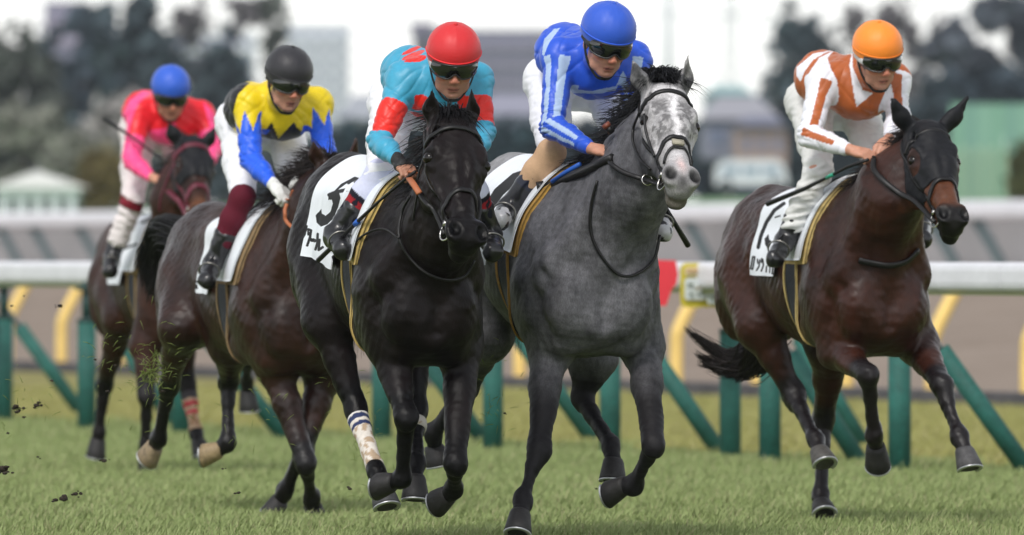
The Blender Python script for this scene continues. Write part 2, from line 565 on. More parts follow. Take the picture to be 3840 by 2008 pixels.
class Horse:
    def __init__(s, theta, chest_px, chest_d, ws=1.0, hs=1.08, dzc=0.0, dzw=0.0, h=0.009, hw=1.0):
        t = math.radians(theta)
        s.h = V3(math.sin(t), -math.cos(t), 0); s.l = V3(math.cos(t), math.sin(t), 0); s.z = V3(0, 0, 1)
        s.O = at(chest_px, HORIZON, chest_d) - 0.65 * s.h
        s.O[2] = 0
        s.ws, s.hs, s.dzc, s.dzw, s.vox, s.hw = ws, hs, dzc, dzw, h, hw
        s.B = np.stack([s.h, s.l, s.z])
        s.mid_d = chest_d
    def dz(s, f):
        return float(np.interp(f, [-0.6, 0.4], [s.dzc, s.dzw]))
    def L(s, f, l, u, shear=True):
        return s.O + f * s.h + l * s.l + (u + (s.dz(f) if shear else 0)) * s.z
    def pf(s, p, fwd):
        r = ray(*p); c = V3(0, 0, CAMZ)
        d = (fwd - (c - s.O) @ s.h) / (r @ s.h)
        return c + r * d
    def head_frame(s, poll, muzzle, poll_fwd, yaw=0.0, roll=0.0, length=0.58, ears=()):
        s.A = s.pf(poll, poll_fwd)
        Lh = length * s.hs
        lo, hi = poll_fwd, poll_fwd + 0.6
        best = None
        for fw in np.linspace(lo, hi, 121):
            m = s.pf(muzzle, fw); e = abs(np.linalg.norm(m - s.A) - Lh)
            if best is None or e < best[0]: best = (e, m)
        s.hx = unit(best[1] - s.A)
        y, r = math.radians(yaw), math.radians(roll)
        lat = math.cos(y) * s.l + math.sin(y) * s.h
        lat = lat + math.tan(r) * s.z
        s.hy = unit(lat - s.hx * (lat @ s.hx)); s.hz = np.cross(s.hx, s.hy)
        s.HB = np.stack([s.hx, s.hy, s.hz])
        s.ear_px = ears
    def H(s, x, y, z):
        return s.A + s.hs * (x * s.hx + y * s.hw * s.hy + z * s.hz)
    def hloc(s, P):
        return (np.asarray(P) - s.A) @ s.HB.T / s.hs / V3(1, s.hw, 1)

    # -------------------------------------------------------------- body surface
    def model(s, neck_mid, neck_fwd, neck_r, legs, neck_base=(0.50, 1.27, 0.27)):
        w = s.ws
        pts = [s.L(-1.0, -.35, 1.7), s.L(-1.0, .35, 1.0), s.L(.95, .35, 1.0), s.L(.95, -.35, 1.7)]
        s.legs = {}
        for k, sp in legs.items():
            J = {}
            for nme, (p, fw) in sp.items():
                J[nme] = s.pf(p, fw) if len(p) == 2 else s.L(*p)
            s.legs[k] = J
            pts += list(J.values())
        for x, y, z in ((-.12, .12, .05), (-.12, -.12, -.2), (.66, .1, .08), (.66, -.1, -.2)):
            pts.append(s.H(x, y, z))
        eartips = [s.pf(e[0], e[1]) for e in s.ear_px]
        pts += eartips
        pts = np.array(pts)
        F = s.F = Field(pts.min(0) - 0.09, pts.max(0) + 0.09, s.vox)
        B = s.B
        L = s.L
        E = lambda f, l, u, r, k=0.06, tilt=0.0: F.ell(L(f, l, u), r, rotf(B, tilt), k)
        E(0.38, 0, 1.20, (0.38, 0.225 * w, 0.38))
        E(0.02, 0, 1.17, (0.52, 0.268 * w, 0.325), 0.08)
        E(-0.36, 0, 1.25, (0.38, 0.245 * w, 0.27), 0.08)
        E(-0.62, 0, 1.31, (0.36, 0.215, 0.265), 0.08)
        for q in (-1, 1):
            E(-0.60, q * 0.108, 1.20, (0.30, 0.135, 0.33), 0.04, -0.35)
            E(-0.44, q * 0.165, 1.12, (0.13, 0.07, 0.24), 0.03, -0.25)
            E(-0.82, q * 0.11, 1.12, (0.14, 0.115, 0.26), 0.035, 0.1)
            E(0.50, q * 0.155 * w, 1.14, (0.165, 0.105, 0.34), 0.05, 0.35)
            E(0.36, q * 0.165 * w, 1.02, (0.19, 0.09, 0.17), 0.05)
            E(0.695, q * 0.118 * w, 1.04, (0.115, 0.100, 0.16), 0.016)
            E(0.62, q * 0.12 * w, 0.90, (0.10, 0.075, 0.09), 0.025)
            E(0.40, q * 0.215 * w, 1.10, (0.12, 0.05, 0.13), 0.022, 0.5)
            E(0.58, q * 0.215 * w, 1.03, (0.06, 0.045, 0.10), 0.02, -0.4)
            E(0.66, q * 0.185 * w, 1.17, (0.085, 0.065, 0.10), 0.03)
            E(-0.1, q * 0.10, 1.46, (0.55, 0.08, 0.055), 0.08)
        F.cone(L(-0.66, 0, 1.50), L(0.2, 0, 1.445), 0.075, 0.07, 0.09)
        E(0.36, 0, 1.46, (0.26, 0.075, 0.15), 0.09)
        E(0.55, 0, 0.97, (0.26, 0.13 * w, 0.16), 0.08)
        E(0.715, 0, 1.10, (0.07, 0.05, 0.17), 0.06)
        for q in (-1, 1):                                     # grooves round the shoulder and behind the arm, and along the haunch
            F.cone(L(0.56, q * 0.215 * w, 1.40), L(0.74, q * 0.205 * w, 1.12), 0.006, 0.010, 0.05, sub=True)
            F.cone(L(0.22, q * 0.265 * w, 1.34), L(0.29, q * 0.265 * w, 1.00), 0.008, 0.012, 0.05, sub=True)
            F.cone(L(0.60, q * 0.235 * w, 1.20), L(0.42, q * 0.275 * w, 1.10), 0.004, 0.006, 0.04, sub=True)
            F.cone(L(-0.86, q * 0.24, 1.25), L(-0.72, q * 0.27, 0.92), 0.006, 0.010, 0.05, sub=True)
            F.cone(L(-0.30, q * 0.235, 1.44), L(-0.32, q * 0.275, 1.10), 0.004, 0.010, 0.06, sub=True)
        F.cone(L(0.815, 0, 1.20), L(0.80, 0, 0.95), 0.004, 0.010, 0.055, sub=True)
        # neck
        s.NM = nm = s.pf(neck_mid, neck_fwd)
        nb = L(neck_base[0], 0, neck_base[1])
        np_ = s.H(0.06, 0, -0.11)
        F.cone(nb, nm, neck_base[2], neck_r, 0.12, squash=(s.l, 0.70))
        F.cone(nm, np_, neck_r, 0.118 * s.hs, 0.07, squash=(s.l, 0.74))
        for q in (-1, 1):
            F.cone(L(0.66, q * 0.15, 1.20), nm + q * s.l * neck_r * 0.5 + s.h * 0.03, 0.075, 0.045, 0.06)
        F.cone(nm + s.h * neck_r * 0.75 - s.z * 0.02, s.H(0.16, 0, -0.22), 0.055, 0.05, 0.06)
        s.crest = [s.H(-0.035, 0, -0.05), None, L(0.42, 0, 1.54)]
        back = unit(np.cross(unit(np_ - nm), s.l))
        if back @ s.h > 0: back = -back
        s.crest[1] = nm + back * neck_r * 0.98
        # head
        H = s.H; k = s.hs
        h = lambda x, y, z, r, kk=0.03, **a: F.ell(H(x, y, z), np.array(r) * k * V3(1, s.hw, 1), s.HB, kk, **a)
        hc = lambda a, b, ra, rb, kk=0.03, **o: F.cone(H(*a), H(*b), ra * k, rb * k, kk, **(o or dict(squash=(s.hy, s.hw))))
        h(0.09, 0, -0.065, (0.13, 0.088, 0.085))
        hc((0.06, 0, -0.06), (0.24, 0, -0.055), 0.075, 0.078)
        hc((0.22, 0, -0.062), (0.47, 0, -0.058), 0.074, 0.050, 0.03, squash=(s.hy, 0.9))
        for q in (-1, 1):
            h(0.185, q * 0.078, -0.055, (0.062, 0.034, 0.042), 0.02)
            h(0.165, q * 0.070, -0.015, (0.05, 0.026, 0.022), 0.02)
            h(0.20, q * 0.052, -0.165, (0.125, 0.036, 0.095), 0.03)
            hc((0.23, q * 0.082, -0.085), (0.42, q * 0.044, -0.075), 0.013, 0.010, 0.03)
            h(0.085, q * 0.062, -0.03, (0.04, 0.016, 0.02), 0.02, sub=True)
            h(0.225, q * 0.100, -0.02, (0.05, 0.012, 0.02), 0.02, sub=True)
        hc((0.20, 0, -0.19), (0.53, 0, -0.115), 0.055, 0.036, 0.04)
        h(0.535, 0, -0.055, (0.062, 0.056, 0.052), 0.03)
        h(0.575, 0, -0.075, (0.035, 0.046, 0.042), 0.03)
        h(0.565, 0, -0.125, (0.045, 0.038, 0.030), 0.015)
        for q in (-1, 1):
            h(0.545, q * 0.041, -0.026, (0.056, 0.032, 0.030), 0.028)
            F.ell(H(0.556, q * 0.046, 0.008), np.array((0.036, 0.021, 0.036)) * k * V3(1, s.hw, 1), s.HB, 0.016, sub=True)
            hc((0.50, q * 0.062, -0.103), (0.60, q * 0.045, -0.098), 0.004, 0.004, 0.008, sub=True)
        hc((0.20, 0, 0.028), (0.40, 0, 0.0), 0.008, 0.006, 0.03, sub=True)
        for q in (-1, 1):                                     # eye hollow that the eyeball sits in
            h(0.19, q * 0.108, -0.052, (0.021, 0.016, 0.015), 0.012, sub=True)
        # ears
        for q, tip, e in zip((-1, 1), eartips, s.ear_px):
            base = H(0.0, q * 0.058, -0.055)
            mid = base + 0.42 * (tip - base) + 0.012 * q * s.hy
            dr = unit(tip - base)
            opn = unit(s.h * 0.8 + q * s.hy * 0.6 - dr * ((s.h * 0.8 + q * s.hy * 0.6) @ dr))
            F.cone(base, mid, 0.028 * k, 0.036 * k, 0.025, squash=(opn, 0.7))
            F.cone(mid, tip, 0.035 * k, 0.007, 0.01, squash=(opn, 0.6))
            if not (len(e) > 2 and e[2] == 'cap'):
                side = np.cross(dr, opn)
                F.ell(base + 0.5 * (tip - base) + opn * 0.026 * k, (0.34 * np.linalg.norm(tip - base), 0.020 * k, 0.018 * k), np.stack([dr, side, opn]), 0.01, sub=True)
        # legs
        for kx, J in s.legs.items():
            q = -1 if kx[0] == 'R' else 1
            if kx[1] == 'F':
                e = J.get('elbow', L(0.40, q * 0.17 * w, 0.98)); kn, fe, co = J['knee'], J['fetlock'], J['coronet']
                J['elbow'] = e
                t0 = L(0.50, q * 0.165 * w, 1.12)
                m = e + 0.38 * (kn - e)
                F.cone(t0, e, 0.12, 0.088, 0.07)
                F.cone(e, m, 0.088, 0.064, 0.04)
                F.cone(m, kn, 0.066, 0.044, 0.03)
                fr = s.front(kn - e)
                F.cone(e + fr * 0.035 + 0.08 * (kn - e), m + fr * 0.026 + q * s.l * 0.014 + 0.2 * (kn - e), 0.046, 0.022, 0.018)
                F.cone(e - fr * 0.03 + q * s.l * 0.02 + 0.05 * (kn - e), m - fr * 0.022 + 0.25 * (kn - e), 0.042, 0.020, 0.018)
                F.cone(m - fr * 0.02 + 0.2 * (kn - e), kn - fr * 0.030, 0.022, 0.024, 0.02)
                d = unit(kn - e)
                F.ell(kn, (0.068, 0.043, 0.040), np.stack([d, s.l, np.cross(d, s.l)]), 0.035)
                F.ell(kn + fr * 0.022 + d * 0.01, (0.040, 0.038, 0.022), np.stack([d, s.l, np.cross(d, s.l)]), 0.02)
                s.cannon(F, kn, fe, co, 0.0265)
            else:
                st = J.get('stifle', L(-0.28, q * 0.175, 0.98)); ho, fe, co = J['hock'], J['fetlock'], J['coronet']
                J['stifle'] = st
                F.cone(L(-0.58, q * 0.13, 1.18), st, 0.16, 0.105, 0.09)
                m = st + 0.42 * (ho - st)
                F.cone(st, m, 0.100, 0.066, 0.05)
                F.cone(m, ho, 0.066, 0.043, 0.03)
                bk = -s.front(ho - st)
                F.cone(st + 0.35 * (ho - st) + bk * 0.04, ho + bk * 0.045 - 0.03 * unit(ho - st), 0.036, 0.020, 0.04)
                d = unit(ho - st)
                F.ell(ho, (0.07, 0.044, 0.050), np.stack([d, s.l, np.cross(d, s.l)]), 0.025)
                F.ell(ho + bk * 0.05 - d * 0.02, (0.035, 0.026, 0.028), np.stack([d, s.l, np.cross(d, s.l)]), 0.03)
                s.cannon(F, ho, fe, co, 0.029)
        return F
    def front(s, d):
        d = unit(d); f = np.cross(d, s.l)
        return unit(f)
    def cannon(s, F, kn, fe, co, r):
        fr = s.front(fe - kn)
        F.cone(kn, kn + 0.35 * (fe - kn), r * 1.5, r * 1.05, 0.03)
        F.cone(kn + 0.3 * (fe - kn), fe, r * 1.05, r, 0.03)
        F.cone(kn - fr * 0.022, fe - fr * 0.026, 0.020, 0.019, 0.022)
        d = unit(fe - kn)
        F.ell(fe, (0.046, 0.035, 0.035), np.stack([d, s.l, np.cross(d, s.l)]), 0.035)
        F.ell(fe - fr * 0.028, (0.03, 0.027, 0.026), np.stack([d, s.l, np.cross(d, s.l)]), 0.02)
        F.cone(fe, co, 0.031, 0.036, 0.025)

    def build(s, name_label, group, colfn, bodymat, eye=True):
        s.root = empty('horse', tuple(s.O))
        tag(s.root, name_label, 'horse', group)
        V, Fc = s.F.mesh(2)
        V = V + normals(V, Fc) * (0.0032 * fbm(V * V3(1, 1, .6), 0.15, 41) + 0.0018 * fbm(V, 0.06, 42))[:, None]
        s.V, s.Fc, s.N = V, Fc, normals(V, Fc)
        s.loc = s.hloc(V)
        s.body = obj_np('body', V, Fc, bodymat, s.root, colfn(s, V))
        m = M_EYE()
        for q in (-1, 1):
            mb = MB(); c = s.H(0.19, q * (0.0875 + 0.028 * (s.hw - 1)), -0.053 + 0.03 * (s.hw - 1))
            uvsphere(mb, c, 0.0245 * s.hs)
            mb.build('eye', m, s.root)
    def lower_leg_weight(s, V, keys=('LF', 'RF', 'LH', 'RH'), start=0.6):
        """1 on knees, hocks and below, fading into the upper leg"""
        w = np.zeros(len(V))
        for kx in keys:
            if kx not in s.legs: continue
            J = s.legs[kx]
            a, b = (J['elbow'], J['knee']) if kx[1] == 'F' else (J['stifle'], J['hock'])
            d, t = seg_dist(V, a, b)
            w = np.maximum(w, (d < 0.12) * sstep(start, 1.0, t))
            for p, q in ((b, J['fetlock']), (J['fetlock'], J['coronet'])):
                d, t = seg_dist(V, p, q)
                w = np.maximum(w, sstep(0.14, 0.09, d))
        return w
    def hooves(s, cols=None, shoe=True):
        m = M_HOOF(); ms = mat('shoe_alloy', (0.55, 0.56, 0.58), rough=0.4, metal=0.8)
        for kx, J in s.legs.items():
            c, e = J['coronet'], J['sole']
            a = unit(e - c); ln = min(max(np.linalg.norm(e - c), 0.075), 0.10)
            t = s.front(a); sd = np.cross(a, t)
            mb = MB(); n = 20; rows = []
            spec = ((-0.15, .040, .042, -.004), (0.02, .046, .049, 0.0), (0.1, .047, .050, 0.002), (0.5, .053, .058, .010), (0.97, .060, .066, .020), (1.0, .058, .064, .020), (1.0, .045, .050, .018), (0.93, .02, .02, .015))
            for u, rs, rt, sh in spec:
                row = []
                for i in range(n):
                    an = 2 * math.pi * i / n
                    ct = math.cos(an)
                    tt = rt * ct if ct > 0 else rt * 0.8 * ct
                    row.append(len(mb.v)); mb.v.append(c + a * ln * u + t * (sh + tt) + sd * rs * math.sin(an))
                rows.append(row)
            for r0, r1 in zip(rows[:-1], rows[1:]):
                for i in range(n):
                    mb.f.append([r0[i], r0[(i + 1) % n], r1[(i + 1) % n], r1[i]])
            mb.f.append(rows[-1]); mb.f.append(rows[0][::-1])
            o = mb.build('hoof', m, s.root)
            cc = (cols or {}).get(kx, (0.016, 0.0145, 0.0145))
            ca = o.data.color_attributes.new('Col', 'FLOAT_COLOR', 'POINT')
            ca.data.foreach_set('color', np.tile([*cc, 1.0], len(o.data.vertices)).astype(np.float32))
            if shoe:
                sb = MB(); P = []
                for i in range(15):
                    an = math.radians(-125 + 250 * i / 14)
                    ct = math.cos(an); tt = 0.057 * ct if ct > 0 else 0.05 * ct
                    P.append(c + a * (ln + 0.003) + t * (0.020 + tt) + sd * 0.052 * math.sin(an))
                sb.strap(P, a, 0.018, 0.006)
                sb.build('horseshoe', ms, o)

    # -------------------------------------------------------------- tack laid onto the body
    def drape_pts(s, f, phi, off):
        """points on the trunk at station f and angle phi from the spine (positive on the horse's right)"""
        f = np.asarray(f, float); phi = np.asarray(phi, float)
        dzv = np.interp(f, [-0.6, 0.4], [s.dzc, s.dzw])
        C = s.O[None] + f[:, None] * s.h + (1.20 + dzv)[:, None] * s.z
        D = np.cos(phi)[:, None] * s.z - np.sin(phi)[:, None] * s.l
        ts = np.arange(0.56, 0.05, -0.008)
        res = np.full(len(f), 0.1)
        done = np.zeros(len(f), bool)
        prev = None
        for t in ts:
            v = s.F.sample(C + D * t) - off
            if prev is not None:
                new = (~done) & (v < 0)
                fr = np.where(new, prev / np.maximum(prev - v, 1e-6), 0)
                res[new] = (t + 0.008 * (1 - fr))[new]
                done |= new
            prev = v
        return C, D, res
    def drape(s, name, f0, f1, p0, p1, off, m, parent=None, nu=40, nv=60, col=None, thick=0.004, flare=None, blur=2):
        u = np.linspace(0, 1, nu); v = np.linspace(0, 1, nv)
        P = np.radians(p0 + (p1 - p0) * v)
        fa = np.array([f0(x) if callable(f0) else f0 for x in np.degrees(P)])
        fb = np.array([f1(x) if callable(f1) else f1 for x in np.degrees(P)])
        U, Vv = np.meshgrid(u, np.arange(nv), indexing='ij')
        f = fa[Vv] + (fb - fa)[Vv] * U
        ph = P[Vv]
        C, D, r = s.drape_pts(f.ravel(), ph.ravel(), off)
        r = r.reshape(nu, nv)
        for _ in range(blur):
            q = np.pad(r, 1, mode='edge')
            r = np.maximum(r - 0.002, (q[:-2, 1:-1] + q[2:, 1:-1] + q[1:-1, :-2] + q[1:-1, 2:] + r) / 5)
        if flare is not None: r = r + flare(U, np.degrees(ph))
        r = r.ravel()
        top = C + D * r[:, None]; bot = C + D * (r - thick)[:, None]
        n = nu * nv
        idx = np.arange(n).reshape(nu, nv)
        q = np.stack([idx[:-1, :-1], idx[1:, :-1], idx[1:, 1:], idx[:-1, 1:]], -1).reshape(-1, 4)
        bd = np.concatenate([idx[0, :], idx[1:, -1], idx[-1, -2::-1], idx[-2:0:-1, 0]])
        rim = np.stack([bd, np.roll(bd, -1), np.roll(bd, -1) + n, bd + n], 1)
        Vx = np.concatenate([top, bot])
        F = np.concatenate([q[:, ::-1], rim, q + n])
        c = None
        if col is not None: c = col(Vx, U, np.degrees(ph))
        return obj_np(name, Vx, F, m, parent or s.root, c)
    def ring(s, x, a0, a1, n, off, tilt=0.0, zc=-0.08, dx=0.0):
        """points round the head at distance x below the poll, angle from the face normal"""
        P, Nn = [], []
        for a in np.radians(np.linspace(a0, a1, n)):
            xx = x + tilt * (1 - math.cos(a)) + dx * math.sin(a)
            c = s.H(xx, 0, zc); d = math.cos(a) * s.hz + math.sin(a) * s.hy
            P.append(s.F.march_out(c, d, 0.3, off)); Nn.append(d)
        return P, Nn
    def bridle(s, leather, brow=True, nose=0.37, width=0.018, nose_col=None, rings=True, throat=True, brow_m=None, flash=False):
        root = empty('bridle', (0, 0, 0)); root.parent = s.root; root.location = -Vector(s.O)
        if brow:
            P, N = s.ring(0.085, -98, 98, 25, 0.004, tilt=0.02)
            MB().strap(P, N, width * 1.2, 0.008).build('browband', brow_m or leather, root)
        P, N = s.ring(nose, -150, 150, 31, 0.004, tilt=0.06)
        MB().strap(P, N, width * 1.25, 0.007).build('noseband', nose_col or leather, root)
        if flash:
            P, N = s.ring(nose + 0.055, -62, 62, 17, 0.004, tilt=0.10)
            MB().strap(P, N, 0.013, 0.005).build('noseband', leather, root)
        for q in (-1, 1):
            P, N = [], []
            for x in np.linspace(0.02, 0.475, 16):
                zc = -0.075 - 0.02 * math.sin(x / 0.475 * math.pi)
                a = math.radians(98)
                d = math.cos(a) * s.hz + q * math.sin(a) * s.hy
                P.append(s.F.march_out(s.H(x, 0, zc), d, 0.3, 0.004)); N.append(d)
            MB().strap(spline(P, 2), spline(N, 2), width * .9, 0.006).build('cheek_strap', leather, root)
            if rings:
                c = s.F.march_out(s.H(0.495, 0, -0.095), q * s.hy, 0.3, 0.008)
                MB().torus(c, q * s.hy + 0.35 * s.hz, 0.036 * s.hs, 0.0042).build('bit_ring', M_STEEL(), root)
                mb = MB(); mb.box(c + s.hx * -0.04 + q * s.hy * 0.004, (0.02, 0.012, 0.028), s.HB.T); mb.build('buckle', M_STEEL(), root)
                s.bit = getattr(s, 'bit', {}); s.bit[q] = c - s.hz * 0.02
        if throat:
            P, N = [], []
            for a in np.radians(np.linspace(-100, 100, 25)):
                d = math.sin(a) * s.hy + math.cos(a) * unit(0.55 * s.hx - 0.83 * s.hz)
                P.append(s.F.march_out(s.H(0.10, 0, -0.10), d, 0.32, 0.004)); N.append(d)
            MB().strap(P, N, 0.012, 0.006).build('throat_strap', leather, root)
        s.bridle_root = root
    def loop(s, name, px, m, r=0.006, off=0.01, flat=None, parent=None, lift=None):
        """a strap lying on the body, followed through points of the photo"""
        P = [s.F.hit(x, y, s.mid_d - 2.0, s.mid_d + 3.5, off) for x, y in px]
        P = spline(P, 5)
        if flat:
            N = [s.F.grad(p) for p in P]
            return MB().strap(P, N, flat, r).build(name, m, parent or s.root)
        return MB().tube(P, r, 8).build(name, m, parent or s.root)
    def hair_along(s, name, guides, n, m, seed, width=0.004, spread=(0.04, 0.02), parent=None):
        """strands that follow guide curves, gathering or fanning from spread[0] to spread[1]"""
        r = np.random.RandomState(seed); V, F = [], []
        G = [np.array(spline(g, 4)) for g in guides]
        for i in range(n):
            g = G[r.randint(len(G))]; k = len(g)
            e = int(k * (0.55 + 0.45 * r.rand())); o0 = r.normal(size=3) * spread[0]; o1 = r.normal(size=3) * spread[1]
            w0 = width * (.5 + r.rand()); b = len(V); e = max(e, 4)
            for j in range(e):
                u = j / (e - 1); uu = j / (k - 1)
                q = g[j] + o0 * (1 - uu) + o1 * uu + 0.012 * uu * math.sin(3 * u * 3 + i) * V3(0, 0, 1)
                wd = w0 * (1 - u) ** .6 + .0003
                V += [q + V3(0, 0, wd), q - V3(wd * .8, 0, wd * .5), q - V3(-wd * .8, wd * .4, wd * .5)]
            for j in range(e - 1):
                for a in range(3):
                    a2 = (a + 1) % 3
                    F.append([b + j * 3 + a, b + j * 3 + a2, b + j * 3 + 3 + a2, b + j * 3 + 3 + a])
        o = obj_np(name, np.array(V), np.array(F), m, parent or s.root)
        o['kind'] = 'stuff'
        return o
    def hair(s, name, roots, dirs, length, n, m, seed, width=0.0030, droop=0.6, spread=0.25, seg=6, clump=0.5, parent=None):
        """locks of hair: thin tapering strands from points along a line; dirs are flow directions"""
        r = np.random.RandomState(seed)
        V, F = [], []
        n = int(n * 1.5)
        R = spline(roots, 8); Dv = spline(dirs, 8)
        for i in range(n):
            t = r.rand() * (len(R) - 1); j = min(int(t), len(R) - 2); u = t - j
            p = R[j] * (1 - u) + R[j + 1] * u + r.normal(size=3) * 0.008
            cl = fbm(np.array([[t * 1.7, 0, seed]]), 2.0, seed)[0]
            d = unit(Dv[j] * (1 - u) + Dv[j + 1] * u + spread * r.normal(size=3) + clump * cl * s.z)
            ln = length * (0.55 + 0.65 * r.rand())
            w0 = width * (0.6 + 0.8 * r.rand())
            side = unit(np.cross(d, V3(0.3, 1, 0.2)))
            b = len(V)
            for k in range(seg + 1):
                x = k / seg
                q = p + d * ln * x - s.z * droop * ln * x * x * 0.6 + side * 0.02 * ln * math.sin(4 * x + i)
                wd = w0 * (1 - x) ** 0.7 + 0.0004
                V += [q + side * wd, q - side * wd, q + np.cross(d, side) * wd]
            for k in range(seg):
                for e in range(3):
                    e2 = (e + 1) % 3
                    F.append([b + k * 3 + e, b + k * 3 + e2, b + k * 3 + 3 + e2, b + k * 3 + 3 + e])
        o = obj_np(name, np.array(V), np.array(F), m, parent or s.root)
        o['kind'] = 'stuff'
        return o

def rotf(B, tilt):
    """rows of B turned in the fore-aft plane"""
    c, t = math.cos(tilt), math.sin(tilt)
    return np.stack([c * B[0] + t * B[2], B[1], c * B[2] - t * B[0]])

def uvsphere(mb, c, r, n=16, m=10, sc=(1, 1, 1), ax=None):
    A = np.eye(3) if ax is None else np.asarray(ax)
    b = len(mb.v); c = np.asarray(c, float)
    for i in range(m + 1):
        th = math.pi * i / m
        for j in range(n):
            a = 2 * math.pi * j / n
            q = V3(math.sin(th) * math.cos(a) * sc[0], math.sin(th) * math.sin(a) * sc[1], math.cos(th) * sc[2]) * r
            mb.v.append(c + q @ A)
    for i in range(m):
        for j in range(n):
            j2 = (j + 1) % n
            mb.f.append([b + i * n + j, b + i * n + j2, b + (i + 1) * n + j2, b + (i + 1) * n + j])
# ------------------------------------------------------------------ riders
SKIN = lambda: mat('skin', attr=True, rough=0.5, spec=0.4, sss=0.12, noise=0.08, nscale=60, bump=0.12, bscale=220, bdist=0.002)
SKIN_C = V3(*lin(196, 142, 118)); LIP_C = V3(*lin(160, 92, 86)); HAIR_C = V3(0.012, 0.010, 0.009)

